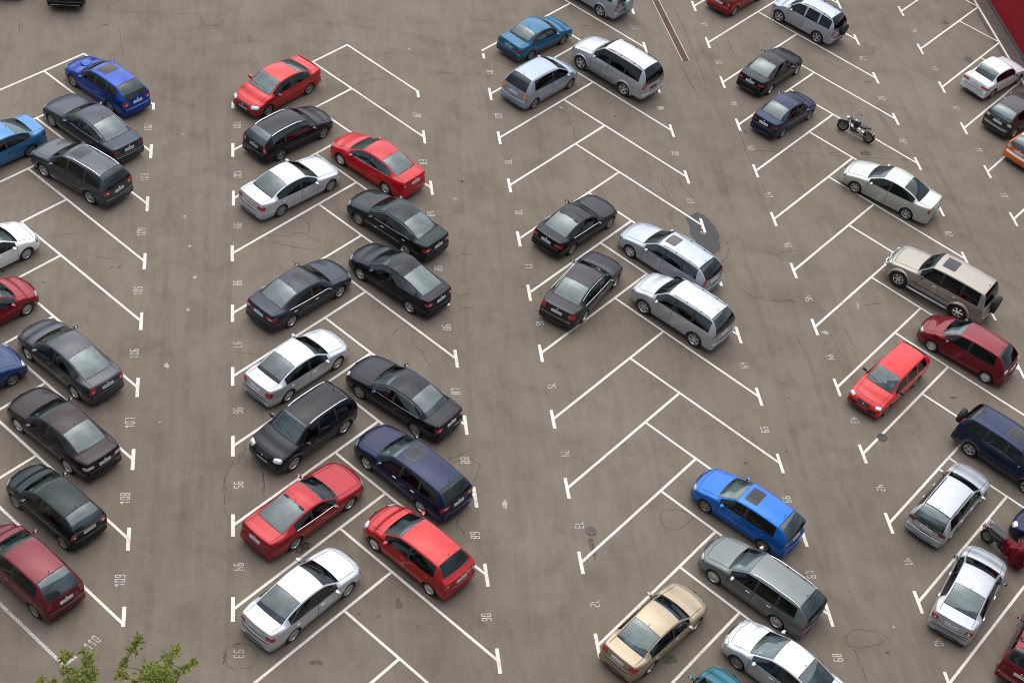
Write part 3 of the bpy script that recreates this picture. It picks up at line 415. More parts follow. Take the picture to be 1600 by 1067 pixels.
def body_grid(p):
    L, W, H = p['L'], p['W'], p['H']; w = W / 2; xc, zc, xr1, xr2, xt, zt = (p[k] for k in ('xc', 'zc', 'xr1', 'xr2', 'xt', 'zt'))
    hn = p['hn']; sq = p.get('sq', 0.); gc = p.get('gc', .19); fb = p.get('fb', .15 - .09 * sq); rb = p.get('rb', .09 - .05 * sq)
    yr = p.get('yr', .70); zb0 = gc; bl = p.get('bl', zc - .05)      # belt height at doors
    dr = p.get('drop', .055)
    A = lambda f: w * (f + (1 - f) * sq * .75)
    e = lambda f: w * f
    K = []   # x, zt, ze, We, zs, Ws, Wm, zb, ln, bow, corner
    K.append((fb + .0, .52 * hn / .7, .50 * hn / .7, A(.48), .44 * hn / .7, A(.66), A(.70), gc + .10, 0, -fb, 0))
    K.append((fb + .02, .60 * hn / .7, .585 * hn / .7, A(.56), .52 * hn / .7, A(.75), A(.79), gc + .04, 0, -fb, 0))
    K.append((fb + .09, hn - .015, hn - .03, A(.64), hn - .09, A(.84), A(.88), gc + .01, 0, -fb, 0))
    K.append((fb + .22, hn + .035, hn + .02, A(.70), hn - .04, A(.90), A(.935), gc, 0, -fb * .95, 0))
    K.append((fb + .50, hn + (zc - hn) * .42, hn + (zc - hn) * .40 - .015, e(.74), hn + (bl - hn) * .35 - .02, e(.925), e(.975), gc, 0, -fb * .8, 0))
    K.append((xc - .25, zc - .045, zc - .065, e(.77), bl - .06, e(.935), e(.995), gc, 0, -.10, 0))
    K.append((xc, zc, zc - .025, e(.795), bl - .025, e(.94), e(1.), gc, 0, -.10, 1))
    f = .5; zm = zc + (H - .06 - zc) * .55
    K.append((xc + (xr1 - xc) * .5, zm, zm - dr * .95, e(.795 + (yr + .01 - .795) * .55), bl, e(.945), e(1.), gc, 0, -.085, 0))
    K.append((xr1, H - .055, H - .055 - dr, e(yr + .012), bl + .005, e(.945), e(1.), gc, 0, -.06, 0))
    K.append((xr1 + (xr2 - xr1) * .40, H, H - dr, e(yr), bl + .012, e(.945), e(1.), gc, 0, 0, 0))
    rd = p.get('rdrop', .05)
    K.append((xr2, H - rd, H - rd - dr, e(yr - .015), bl + .03, e(.94), e(.995), gc, p['ln'], .05, 0))
    if p['tail'] == 'sedan':
        sk = p.get('trise', 0.)
        K.append((xt, zt, zt - .03, e(.74), zt - .075, e(.915), e(.985), gc, 0, .07, 1))
        K.append((L - rb - .16, zt + .0 + sk, zt - .02 + sk, e(.76), zt - .09, A(.85), A(.93), gc, 0, rb, 0))
        K.append((L - rb - .10, zt - .02 + sk, zt - .04 + sk, e(.75), zt - .11, A(.83), A(.90), gc + .01, 0, rb, 0))
        K.append((L - rb - .065, zt - .12, zt - .14, A(.74), zt - .17, A(.82), A(.87), gc + .02, 0, rb, 0))
        K.append((L - rb - .05, .63, .62, A(.72), .60, A(.80), A(.86), gc + .03, 0, rb, 1))
        K.append((L - rb - .005, .60, .59, A(.72), .56, A(.80), A(.85), gc + .04, 0, rb, 0))
        K.append((L - rb, .45, .44, A(.70), .42, A(.76), A(.80), gc + .08, 0, rb, 0))
    else:
        zb_ = p.get('bumpz', .60)
        K.append((xt, zt, zt - .015, A(.80), zt - .07, A(.90), A(.955), gc, 0, rb, 0))
        K.append((L - rb - .10, zt - .10, zt - .115, A(.80), zt - .15, A(.88), A(.93), gc + .01, 0, rb, 0))
        K.append((L - rb - .075, zb_ + .10, zb_ + .085, A(.78), zb_ + .04, A(.86), A(.91), gc + .02, 0, rb, 0))
        K.append((L - rb - .06, zb_ + .015, zb_ + .01, A(.78), zb_ - .02, A(.85), A(.90), gc + .03, 0, rb, 1))
        K.append((L - rb - .005, zb_ - .015, zb_ - .02, A(.76), zb_ - .05, A(.84), A(.88), gc + .05, 0, rb, 0))
        K.append((L - rb, zb_ - .14, zb_ - .15, A(.74), zb_ - .17, A(.80), A(.84), gc + .09, 0, rb, 0))
    K = np.array(K); K[:, 4] = np.minimum(K[:, 4], K[:, 2] - .012)
    s = np.concatenate([[0], np.cumsum(np.hypot(np.diff(K[:, 0]), np.diff(K[:, 1])))])
    cor = [0] + [i for i in range(1, len(K) - 1) if K[i, 10] > .5] + [len(K) - 1]
    def ev(ss):
        ss = np.atleast_1d(ss); out = np.zeros((len(ss), 10))
        for a, b in zip(cor[:-1], cor[1:]):
            msk = (ss >= s[a] - 1e-9) & (ss <= s[b] + 1e-9)
            for c in range(10): out[msk, c] = pchip(s[a:b + 1], K[a:b + 1, c], ss[msk])
        return out
    fine = np.linspace(0, s[-1], 3000); fx = ev(fine)[:, 0]; fx = np.maximum.accumulate(fx + np.arange(3000) * 1e-9)
    s_of = lambda x: np.interp(x, fx, fine)
    marks = {}
    xf_, xr_ = p['fo'], p['fo'] + p['wb']; R = p['wr'] + .045
    p['xf'], p['xrw'], p['R'] = xf_, xr_, R
    ss = list(s)
    for i in range(len(K) - 1):
        nseg = max(1, int((s[i + 1] - s[i]) / .13)); ss += list(np.linspace(s[i], s[i + 1], nseg + 1)[1:-1])
    def mark(name, x):
        v = float(s_of(x)); marks[name] = v; ss.append(v)
    zc_w = p['wr']
    arch = []
    for c in (xf_, xr_):
        for th in list(np.linspace(0, np.pi, 13)): arch.append(float(s_of(c + R * math.cos(th))))
        ss += arch[-13:] + [float(s_of(c - R - .006)), float(s_of(c + R + .006))]
    g = .009
    doors = [('d0', xc + .10)] if p['nd'] else []
    for nmk, x in (('door0', xc + .12), ('door0b', xc + .12 + 2 * g), ('dlo1', xc + .17), ('bp0', p['bp'] - .05), ('bpg', p['bp'] - g), ('bpg2', p['bp'] + g), ('bp1', p['bp'] + .05), ('dlo2', p['dlo2'])): mark(nmk, x)
    if p.get('cp'): mark('cp0', p['cp'] - .05); mark('cp1', p['cp'] + .05)
    dend = p.get('dend', min(xr_ - .02 if p.get('cp') is None else p['cp'] - g, p['dlo2'])); mark('dend', dend); mark('dend2', dend + 2 * g)
    # seals at glass ends
    sc, s1, s2, st = s[6], s[8], s[10], s[11]
    marks.update(sc=sc, s1=s1, s2=s2, st=st)
    for v in (sc + .035, s1 - .025, s2 + .025, st - .03): ss.append(v)
    marks.update(sc_=sc + .035, s1_=s1 - .025, s2_=s2 + .025, st_=st - .03)
    hg = float(s_of(fb + .24)); ss += [hg, hg + .012]; marks['hood0'] = hg + .012
    ss = np.array(sorted(ss)); keep = [0]
    imp = sorted(list(marks.values()) + list(s) + arch)
    for i in range(1, len(ss)):
        if ss[i] - ss[keep[-1]] > .004: keep.append(i)
    ss = ss[keep]; ss[-1] = s[-1]
    E_ = ev(ss); n = len(ss)
    X = E_[:, 0]; zb = E_[:, 7].copy(); insid = np.zeros(n, bool)
    for c in (xf_, xr_):
        d = np.abs(X - c); m_ = d <= R + .001
        zb[m_] = np.maximum(zb[m_], zc_w + np.sqrt(np.maximum(0, R * R - d[m_] ** 2))); insid |= m_
    NS = NB_IN; P = np.zeros((n, NS, 3))
    hs = [0, .03, .12, .28, .45, .62, .76, .88, .95, 1.]
    for i in range(n):
        x, ztt, ze, We, zs, Ws, Wm, _, ln, bow = E_[i]; zz = zb[i]
        zz = min(zz, zs - .04)
        def gw(z):
            r = np.clip((z - zb0) / max(.05, zs - zb0), 0, 1)
            return np.interp(r, [0, .08, .22, .45, .62, .78, .9, 1], [Wm - .055, Wm - .03, Wm - .012, Wm, Wm - .002, Wm - .008 - (Wm - Ws) * .15, Wm - (Wm - Ws) * .55, Ws])
        pts = [(0, zz), (gw(zz) - .10, zz)]
        for h in hs: z = zz + (zs - zz) * h; pts.append((gw(z), z))
        # side glass band / fender top
        bulge = .018 if ze - zs > .08 else .012
        for v in (.05, .35, .68, .93): pts.append((Ws + (We - Ws) * v + bulge * math.sin(math.pi * v), zs + (ze - zs) * v + (0 if ze - zs > .1 else .012 * math.sin(math.pi * v))))
        def roof(t): return (We * (1 - t), ze + (ztt - ze) * (1 - (1 - t) ** 2.3))
        a = pts[-1]; b = roof(.055); mid = ((a[0] + b[0]) / 2 * .45 + We * .55, (a[1] + b[1]) / 2 * .45 + ze * .55)
        pts.append(mid)
        for t in (.055, .10, .34, .65, 1.): pts.append(roof(t))
        for j, (y, z) in enumerate(pts):
            xs = x + bow * (1 - (y / w) ** 2)
            if z > zs: xs -= ln * (z - zs)
            P[i, j] = (xs, y, z)
    return P, ss, marks, insid, E_, s_of, ev
B_UND, B_SIDE0, B_SHO, B_GL0, B_GL1, B_EDGE, B_ROOF0 = 1, 2, 11, 12, 15, 16, 17
# bands j (between section points j and j+1): 0-1 under, 2..10 side, 11 belt, 12..14 glass, 15..16 rail, 17 seal, 18..20 roof/screen
def make_car(p0):
    global CARN
    p = dict(STY[p0['sty']]); p.update(p0)
    for k in ('xc', 'xr1', 'xr2', 'xt', 'dlo2', 'bp', 'cp', 'fo', 'wb'):        # stretch the style to the length asked for
        if k in p and k not in p0: p[k] = STY[p0['sty']][k] * (p['L'] / STY[p0['sty']]['L'])
    if 'zc' not in p0: p['zc'] *= p['H'] / STY[p0['sty']]['H']
    if 'zt' not in p0: p['zt'] *= p['H'] / STY[p0['sty']]['H']
    P, ss, mk, insid, E_, s_of, ev = body_grid(p)
    n, NS, _ = P.shape; W, L, H = p['W'], p['L'], p['H']; w = W / 2
    x0 = p['fo'] + p['wb'] / 2
    P = P.copy(); P[:, :, 0] = x0 - P[:, :, 0]
    M2 = P[:, ::-1, :].copy(); M2[:, :, 1] *= -1
    RING = np.concatenate([P, M2[:, 1:-1 + (0), :]], axis=1)     # left side up to top centre, then down the right side
    NR = RING.shape[1]; verts = RING.reshape(-1, 3)
    body_m = p['paint']; sillm = p.get('sill', None)
    gs, gw_, gr = GLASSES[p.get('gs', 'S')], GLASSES[p.get('gw', 'W')], GLASSES[p.get('gr', 'R')]
    parts = {}
    def put(key, f, mat): parts.setdefault(key, []).append((f, mat))
    hatch = p['tail'] != 'sedan'; nd = p['nd']; cp = p.get('cp')
    for i in range(n - 1):
        sm = (ss[i] + ss[i + 1]) / 2; ins = insid[i] and insid[i + 1]
        for r in range(NR):
            r2 = (r + 1) % NR
            left = r < NS - 1
            j = r if left else NR - 1 - r
            f = (i * NR + r, (i + 1) * NR + r, (i + 1) * NR + r2, i * NR + r2)
            sd = 'L' if left else 'R'
            if j <= 1: put('underbody', f, UNDER); continue
            if 12 <= j <= 14 and mk['dlo1'] < sm < mk['dlo2'] and not (mk['bp0'] < sm < mk['bp1']) and not (cp and mk['cp0'] < sm < mk['cp1']):
                k = 0 if sm < mk['bp0'] else (1 if (not cp or sm < mk['cp0']) else 2)
                put(f'win{k}{sd}', f, gs); continue
            if mk['sc'] < sm < mk['s1'] and j >= 17:
                if j == 17 or sm < mk['sc_'] or sm > mk['s1_']: put('body', f, BLACK)
                else: put('windscreen', f, gw_)
                continue
            if mk['s2'] < sm < mk['st'] and j >= 17:
                if j == 17 or sm < mk['s2_'] or sm > mk['st_']: put('body', f, BLACK)
                else: put('rear_window', f, gr)
                continue
            if (mk['dlo1'] < sm < mk['dlo2']) and (12 <= j <= 14 or j == 11): put('body', f, BLACK if (j == 11 or not p.get('bodyB')) else body_m); continue
            if 2 <= j <= 11:
                if mk['door0'] < sm < mk['door0b'] or (mk['bpg'] < sm < mk['bpg2'] and nd) or (mk['dend'] < sm < mk['dend2'] and nd == 4):
                    if not ins and j > 3: put('body', f, SEAM); continue
                mat = sillm if (sillm is not None and j <= p.get('sillj', 4)) else body_m
                if j > 3 and mk['door0b'] < sm < mk['bpg']: put(f'door0{sd}', f, mat); continue
                if j > 3 and nd == 4 and mk['bpg2'] < sm < mk['dend']: put(f'door1{sd}', f, mat); continue
                put('body', f, mat); continue
            if mk['hood0'] < sm < mk['sc'] and j >= 17:
                put('body' if j == 17 and sm < mk['hood0'] else 'bonnet', f, body_m); continue
            if not hatch and sm > mk['st'] and j >= 17 and sm < ss[-1] - .35 + 0: put('boot_lid', f, body_m); continue
            if hatch and sm > mk['s1'] and sm < mk['s2'] and j >= 18 and p.get('roofmat') is not None: put('body', f, p['roofmat']); continue
            put('body', f, body_m)
    for i, flip in ((0, 0), (n - 1, 1)):
        for j in range(NS - 1):
            a = i * NR + j; b = i * NR + j + 1; c = i * NR + (NR - (j + 1)) % NR; d = i * NR + (NR - j) % NR
            if j == 0: f = (a, b, c)
            elif j == NS - 2: f = (a, b, d)
            else: f = (a, b, c, d)
            mat = body_m if sillm is None or j > 6 else sillm
            put('body', f[::-1] if flip else f, mat)
    # fix windings outward using whole mesh
    allf = [f for l in parts.values() for f, _ in l]
    bvh = BVHTree.FromPolygons([tuple(v) for v in verts], allf)
    rt = root(p['name'], p['label'], p.get('cat', 'car'), (p['pose'][0], p['pose'][1], 0), math.radians(p['pose'][2]), 'cars parked in the marked bays' if p.get('cat', 'car') != 'bus' else None)
    NAMES = {'win0': 'side_window', 'win1': 'side_window', 'win2': 'side_window', 'door0': 'door', 'door1': 'door'}
    made = {}
    def build(key, name, parent):
        l = parts[key]; used = sorted({a for f, _ in l for a in f}); mp = {a: i for i, a in enumerate(used)}
        mats = []; mi = []
        for f, m in l:
            if m not in mats: mats.append(m)
            mi.append(mats.index(m))
        o = mesh_obj(name, verts[used], [tuple(mp[a] for a in f) for f, _ in l], mats, parent, mi, 50)
        made[key] = o; return o
    for key in parts:
        if key.startswith('win') and key != 'windscreen': continue
        build(key, NAMES.get(key[:5], key), rt)
    for key in parts:
        if key.startswith('win') and key != 'windscreen':
            k = key[3]; sd = key[4]; par = made.get(f'door{k}{sd}', rt) if k in '01' else rt
            build(key, 'side_window', par)
    # ---- inner trim shell
    CARN += 1; hs = (CARN * 7 + CARN // 3) % 5
    if 'trim' not in p: p['trim'] = (0, 1, 0, 1, 2)[hs]
    tr = TRIM[p['trim']]; iv = []; inf = []
    ia = int(np.searchsorted(ss, mk['sc'])); ib = int(np.searchsorted(ss, mk['st'])) if not hatch else int(np.searchsorted(ss, mk['st']) + 1)
    ib = min(ib, n - 2)
    ring2 = RING.copy(); cy = ring2[:, :, 1]; ring2[:, :, 1] = cy * (1 - .055 / w * 1.0); ring2[:, :, 2] = np.where(ring2[:, :, 2] > .8, ring2[:, :, 2] - .045, ring2[:, :, 2] + .04)
    cut = {f for k in parts for f, m in parts[k] if k.startswith('win') or k == 'rear_window'}
    for i in range(ia, ib):
        for r in range(NR):
            f = (i * NR + r, (i + 1) * NR + r, (i + 1) * NR + (r + 1) % NR, i * NR + (r + 1) % NR)
            if f in cut: continue
            inf.append(f)
    mb = MB()
    used = sorted({a for f in inf for a in f}); mp = {a: i for i, a in enumerate(used)}; v2 = ring2.reshape(-1, 3)
    mb.add(v2[used], [tuple(mp[a] for a in f) for f in inf], tr)
    X = lambda x: x0 - x
    zfl = p.get('gc', .19) + .12; zsh = p.get('bl', p['zc'] - .05); xc, xr1, xr2 = p['xc'], p['xr1'], p['xr2']
    mb.rbox((X(xc + .28), 0, zsh - .16), (.55, W - .22, .34), tr)            # dashboard
    mb.box((X(xc + .0), 0, (zfl + zsh) / 2 - .05), (.03, W - .2, zsh - zfl - .1), tr)
    mb.rbox((X(xc + 1.0), 0, zfl + .12), (.9, .24, .24), tr)                 # tunnel
    xseat = xc + 1.28; 
    xrs = min(xseat + .84, p['xrw'] - .22)
    if not hatch:
        mb.box((X((xrs + .3 + p['xt']) / 2), 0, zsh - .03), (p['xt'] - xrs - .26, W - .2, .02), SHELF[hs % 3])
        for sy in (-1, 1): mb.lathe([(0, .012), (.075, .012), (.08, 0)], BLACK, 12, c=(X((xrs + .3 + p['xt']) / 2), sy * W * .28, zsh - .018), axis='z')      # parcel shelf
    else:
        mb.box((X((xrs + .25 + p['xt']) / 2 - .02), 0, zsh - .08), (max(.1, p['xt'] - xrs - .40), W - .24, .02), SHELF[hs % 3])
    tv = [(X(xc + .62) + .15 * math.sin(a) * .35 * -1 + .0, .36 + .18 * math.cos(a), zsh + .0 + .17 * math.sin(a)) for a in np.linspace(0, 2 * math.pi, 17)]
    mb.tube(tv, .014, BLACK, 6, False)
    inter = mb.obj('interior', rt, 40)
    SEATM = TRIM[p.get('seat', p.get('trim', 0))]
    for sy in (-1, 1):
        mb = MB(); ry = Matrix.Rotation(math.radians(-16), 3, 'Y')
        mb.rbox((X(xseat - .22), sy * .36, zfl + .24), (.52, .50, .2), SEATM)
        mb.rbox((X(xseat + .10), sy * .36, zfl + .54), (.16, .48, .62), SEATM, ry)
        mb.rbox((X(xseat + .20), sy * .36, zfl + .92), (.10, .27, .19), SEATM, ry)
        mb.obj('seat', inter)
    mb = MB(); mb.rbox((X(xrs - .18), 0, zfl + .22), (.5, W - .42, .2), SEATM); mb.rbox((X(xrs + .14), 0, zfl + .50), (.16, W - .42, .58), SEATM, Matrix.Rotation(math.radians(-20), 3, 'Y'))
    for sy in (-.38, .38): mb.rbox((X(xrs + .22), sy, zfl + .76), (.09, .24, .12), SEATM)
    mb.obj('rear_bench', inter)
    # ---- projected details
    def proj(o, d, off):
        h = bvh.ray_cast(Vector(o), Vector(d))
        if h[0] is None:
            h = bvh.find_nearest(Vector(o) + Vector(d) * .9)
        q, nn = h[0], h[1]
        if nn.dot(Vector(d)) > 0: nn = -nn
        return q + nn * off
    def patch(name, out2, O, u, v, d, mat, off=.006, parent=None, rings=5, border=None, depth=.02, obj=True, mbx=None):
        o3 = []
        for a, b in zip(out2, out2[1:] + out2[:1]):
            a, b = Vector(a), Vector(b); k_ = max(1, int((b - a).length / .07)); o3 += [a.lerp(b, t / k_) for t in range(k_)]
        out2 = o3; O = Vector(O); u = Vector(u); v = Vector(v); d = Vector(d).normalized()
        c = sum(out2, Vector((0, 0))) / len(out2); m = len(out2); V = []; F = []; Mi = []
        ks = [1.0, 1.0, .86] + [.86 * (1 - (i + 1) / rings) for i in range(rings - 1)]
        for ki, k in enumerate(ks):
            for q in out2:
                a = c + (q - c) * k; base = O + u * a.x + v * a.y - d * 1.0
                V.append(proj(base, d, -depth if ki == 0 else (off * .6 if ki == 1 else off)))
        V.append(proj(O + u * c.x + v * c.y - d, d, off))
        mats = [mat] + ([border] if border else [])
        for ki in range(len(ks) - 1):
            for i in range(m):
                F.append((ki * m + i, ki * m + (i + 1) % m, (ki + 1) * m + (i + 1) % m, (ki + 1) * m + i)); Mi.append(1 if (border and ki <= 1) else 0)
        kk = len(ks) - 1
        for i in range(m): F.append((kk * m + i, kk * m + (i + 1) % m, len(V) - 1)); Mi.append(0)
        nrm = (V[F[-1][1]] - V[F[-1][0]]).cross(V[F[-1][2]] - V[F[-1][0]])
        if nrm.dot(d) > 0: F = [f[::-1] for f in F]
        if mbx is not None:
            for mi_, mm in enumerate(mats): mbx.add(V, [f for f, q in zip(F, Mi) if q == mi_], mm)
            return None
        return mesh_obj(name, V, F, mats, parent or rt, Mi, 45)
    def rrect(wd, ht, r=.25, sk=0., tp=0., nseg=4):
        r = min(wd, ht) * r; o = []
        for cx, cy, a0 in ((wd / 2 - r, ht / 2 - r, 0), (-wd / 2 + r, ht / 2 - r, 90), (-wd / 2 + r, -ht / 2 + r, 180), (wd / 2 - r, -ht / 2 + r, 270)):
            for k in range(nseg + 1):
                a = math.radians(a0 + 90 * k / nseg); xx, yy = cx + r * math.cos(a), cy + r * math.sin(a)
                o.append((xx * (1 + tp * yy / ht) + sk * yy, yy))
        return o
    xf, xb = X(0), X(L)
    hn = p['hn']
    # tail lamps
    tz, tw, th = p['tl']; tm = p.get('tlm', REDLENS); ang = p.get('tla', 32 if not hatch else 40)
    for sy in (-1, 1):
        a = math.radians(ang); d = Vector((math.cos(a), -sy * math.sin(a), -.0)); u = Vector((math.sin(a) * 1, sy * math.cos(a), 0)); 
        O = Vector((xb + .10 + (.0 if not hatch else .03), sy * w * p.get('tly', .77), tz))
        tlo = patch('tail_lamp', rrect(tw, th, .3, sk=p.get('tsk', .12 if not hatch else -.12)), O, u, (0, 0, 1), d, tm, .010, depth=.03)
        if p.get('tlw', 1):
            patch('reversing_lens', rrect(tw * .32, th * .30, .3), O + u * (-tw * .12) + Vector((0, 0, -th * .16)), u, (0, 0, 1), d, p.get('tlw2', CLEARL), .014, parent=tlo, depth=.002, rings=3)
    # head lamps
    hw, hh = p.get('hl', (.40, .15)); a = math.radians(p.get('hla', 36))
    for sy in (-1, 1):
        d = Vector((-math.cos(a), -sy * math.sin(a), -.55)).normalized(); u = Vector((-math.sin(a), sy * math.cos(a), 0)); v = d.cross(u).normalized(); v = v if v.z > 0 else -v
        O = Vector((xf - p.get('hlx', .17) , sy * w * p.get('hly', .74), hn - .045 + p.get('hlz', 0)))
        patch('headlamp', rrect(hw, hh, .42, sk=.1), O, u, v, d, p.get('hlm', LAMPD), .008, border=BLACK, depth=.02)
    # grille, intake
    d = Vector((-1, 0, -.25)).normalized(); vz = Vector((-.25, 0, 1)).normalized()
    g = patch('grille', rrect(p.get('gw_', .62), p.get('gh', .11), .35), (xf - .1, 0, hn - .085), (0, 1, 0), vz, d, p.get('grm', BLACK), .006, border=p.get('grb'), depth=.01)
    patch('air_intake', rrect(.95, .10, .4), (xf - .1, 0, .34 * hn / .7), (0, 1, 0), (0, 0, 1), (-1, 0, 0), BLACK, .004, depth=.01)
    mb = MB(); mb.lathe([(0, .012), (.035, .012), (.045, 0)], CHROME, 12, c=proj((xf + .5, 0, hn - .05), (-1, 0, -.1), .004), axis='x'); mb.obj('badge', g)
    # plates
    def plate(x, z, d, parent=None, mat=None, wd=.50, ht=.112):
        O = Vector((x, 0, z)); q = proj(O - Vector(d) * 1., d, .012); nn = -Vector(d); 
        zz = Vector((0, 0, 1)); tilt = p.get('ptilt', .18) if d[0] > 0 else .05
        zz = (Vector((0, 0, 1)) + Vector((d[0] * tilt, 0, 0))).normalized(); nrm_ = Vector((0, 1, 0)).cross(zz); nrm_ = nrm_ if nrm_.dot(nn) > 0 else -nrm_
        def T(a, b, c): return q + Vector((0, 1, 0)) * a + zz * b + nrm_ * c
        mb = MB()
        vs_ = [T(a, b, c) for c in (-.03, .008) for a, b in ((-wd / 2, -ht / 2), (wd / 2, -ht / 2), (wd / 2, ht / 2), (-wd / 2, ht / 2))]
        mb.add(vs_, [(0, 1, 2, 3), (4, 5, 6, 7), (0, 1, 5, 4), (1, 2, 6, 5), (2, 3, 7, 6), (3, 0, 4, 7)], mat or p.get('plm', PLATEM))
        xx = -wd / 2 + .04; R2 = random.Random(hash(p['label']) % 1000 if False else len(p['label']) * 7 + int(L * 100))
        while xx < wd / 2 - .06:      # blurred, unreadable glyph strokes
            ww = R2.uniform(.018, .03); hh_ = R2.uniform(.035, .062)
            for (a0, b0, a1, b1) in ((0, -hh_ / 2, .007, hh_ / 2), (ww - .006, -hh_ / 2 + R2.uniform(0, .02), ww, hh_ / 2), (0, R2.uniform(-.02, .02), ww, 0)):
                b1 = max(b1, b0 + .008)
                mb.add([T(xx + a0, b0, .0105), T(xx + a1, b0, .0105), T(xx + a1, b1, .0105), T(xx + a0, b1, .0105)], [(0, 1, 2, 3)], INKM)
            xx += ww + R2.uniform(.014, .03)
        mb.obj('number_plate', parent or rt, None)
    if p.get('fplate', 1): plate(xf, .44 * hn / .7, (-1, 0, 0))
    pz = p.get('plz', tz - .02 if not hatch else .80); pdx = xb
    plate(pdx, pz, (1, 0, 0), parent=made.get('boot_lid'))
    if p.get('rbadge', 1):
        mb = MB(); q = proj((xb - 1, 0, pz + .12), (1, 0, 0), .006); mb.lathe([(0, -.014), (.032, -.014), (.042, 0)], CHROME, 12, c=q, axis='x'); mb.obj('badge', made.get('boot_lid', rt))
    # bumper strip + lower valance
    def ribbonp(pts, wd, d, up, mat, off=.005, mbx=None):
        """thin strip laid on the body along a line of points, projected along d"""
        pts = [Vector(q) for q in pts]; up = Vector(up); V = []
        for q in pts:
            for s_ in (.5, -.5): V.append(proj(q + up * wd * s_ - Vector(d) * .8, d, off))
        F = [(2 * i, 2 * i + 2, 2 * i + 3, 2 * i + 1) for i in range(len(pts) - 1)]
        nn = (V[2] - V[0]).cross(V[1] - V[0]) if len(V) > 2 else Vector(d)
        if nn.dot(Vector(d)) < 0: F = [f[::-1] for f in F]
        mbx.add(V, F, mat)
    mb = MB(); mf = MB(); bz = p.get('bstrip', .52)
    ys = np.linspace(-w * .78, w * .78, 17)
    ribbonp([(xb, y, bz + .085) for y in ys], .018, (1, 0, 0), (0, 0, 1), SEAM, .008, mb)
    if p.get('bump') is not None:
        ribbonp([(xb, y, p.get('bumpzc', .46)) for y in ys], p.get('bumph', .10), (1, 0, 0), (0, 0, 1), p['bump'], .007, mb); mb.obj('rear_bumper_strip', rt, 40); mb = MB()
        ribbonp([(xf, y, .44 * hn / .7) for y in ys], p.get('bumph', .10), (-1, 0, 0), (0, 0, 1), p['bump'], .007, mf); mf.obj('front_bumper_strip', rt, 40)
    ribbonp([(xb, y, .275 + p.get('gc', .19) - .19) for y in np.linspace(-w * .5, w * .5, 9)], .05, (1, 0, 0), (0, 0, 1), p.get('lowm', BLACK), .004, mb)
    mb.obj('bumper_valance', rt, 40)
    mb = MB()
    # shut lines: bonnet edges, boot / tailgate outline
    for sy in (-1, 1):
        ribbonp([(X(x), sy * w * (.715 + .03 * t), 1.6) for t, x in zip(np.linspace(0, 1, 30), np.linspace(.42, xc - .05, 30))], .018, (0, 0, -1), (0, 1, 0), SEAM, .005, mb)
    ribbonp([(X(.36 - .1 * (1 - (t) ** 2)), w * .74 * t, 1.6) for t in np.linspace(-1, 1, 31)], .018, (0, 0, -1), (1, 0, 0), SEAM, .005, mb)
    if not hatch:
        for sy in (-1, 1): ribbonp([(X(x), sy * w * .70, 1.6) for x in np.linspace(p['xt'] + .04, L - .22, 24)], .018, (0, 0, -1), (0, 1, 0), SEAM, .005, mb)
        for sy in (-1, 1): ribbonp([(xb, sy * w * .60, z) for z in np.linspace(.64, p['zt'] - .16, 4)], .016, (1, 0, 0), (0, 1, 0), SEAM, .005, mb)
    else:
        ribbonp([(X(xr2 - .05), w * .66 * t, 2.2) for t in np.linspace(-1, 1, 31)], .020, (0, 0, -1), (1, 0, 0), SEAM, .005, mb)
        for sy in (-1, 1): ribbonp([(xb, sy * w * p.get('tgy', .62), z) for z in np.linspace(.66, p['zt'] - .08, 5)], .016, (1, 0, 0), (0, 1, 0), SEAM, .005, mb)
    mb.obj('shut_lines', rt, None)
    # door furniture
    for sd, sy in (('L', 1), ('R', -1)):
        for k, xh in ((0, p['bp'] - .20), (1, p.get('dend_h', (p['cp'] if cp else min(p['dlo2'], p['xrw'] + .02)) - .20))):
            if k == 1 and nd != 4: continue
            q = proj((X(xh), sy * 2, zsh - .13), (0, -sy, 0), .012)
            mb = MB(); mb.rbox(q, (.17, .03, .032), p.get('hm', body_m)); mb.box(q + Vector((0, -sy * .012, -.018)), (.13, .01, .02), SEAM)
            mb.obj('handle', made.get(f'door{k}{sd}', rt))
        # mirror
        mb = MB(); xm = xc + .34; q = proj((X(xm), sy * 2, zsh - .02), (0, -sy, 0), 0); c = q + Vector((.02, sy * .13, .075))
        mb.rbox(c, (.11, .19, .13), p.get('mm', body_m), Matrix.Rotation(sy * .18, 3, 'Z'), p=.55); mb.box(q + Vector((.02, sy * .02, .03)), (.06, .10, .03), BLACK)
        mr = mb.obj('mirror', made.get(f'door0{sd}', rt))
        mb = MB(); mb.rbox(c + Vector((-.048, 0, 0)), (.02, .155, .095), CHROME, p=.5); link_sub(mb.obj('mirror_glass', None), mr)
        if p.get('strip') is not None:
            mb = MB(); zz_ = p.get('stripz', .50)
            ribbonp([(X(x), sy * 1.0, zz_) for x in np.linspace(p['xf'] + p['R'] + .06, p['xrw'] - p['R'] - .06, 12)], p.get('striph', .05), (0, -sy, 0), (0, 0, 1), p['strip'], .012, mb); mb.obj('side_moulding', rt, None)
        if p.get('chr') is not None:   # bright line round the side glass
            mb = MB(); xs_ = np.linspace(xc + .22, p['dlo2'] - .03, 14)
            sidx = [int(np.argmin(np.abs(ss - float(s_of(x))))) for x in xs_]; 
            pts = [Vector(P[i, 11]) * 1 for i in sidx]; pts = [Vector((q.x, sy * (q.y + .004), q.z + .012)) for q in pts]
            mb.tube(pts, .008, p['chr'], 5)
            if p.get('chrtop', 1):
                pts = [Vector(P[i, 15]) for i in sidx]; pts = [Vector((q.x, sy * (q.y + .006), q.z)) for q in pts]; mb.tube(pts, .007, p['chr'], 5)
            mb.obj('window_trim', rt, 60)
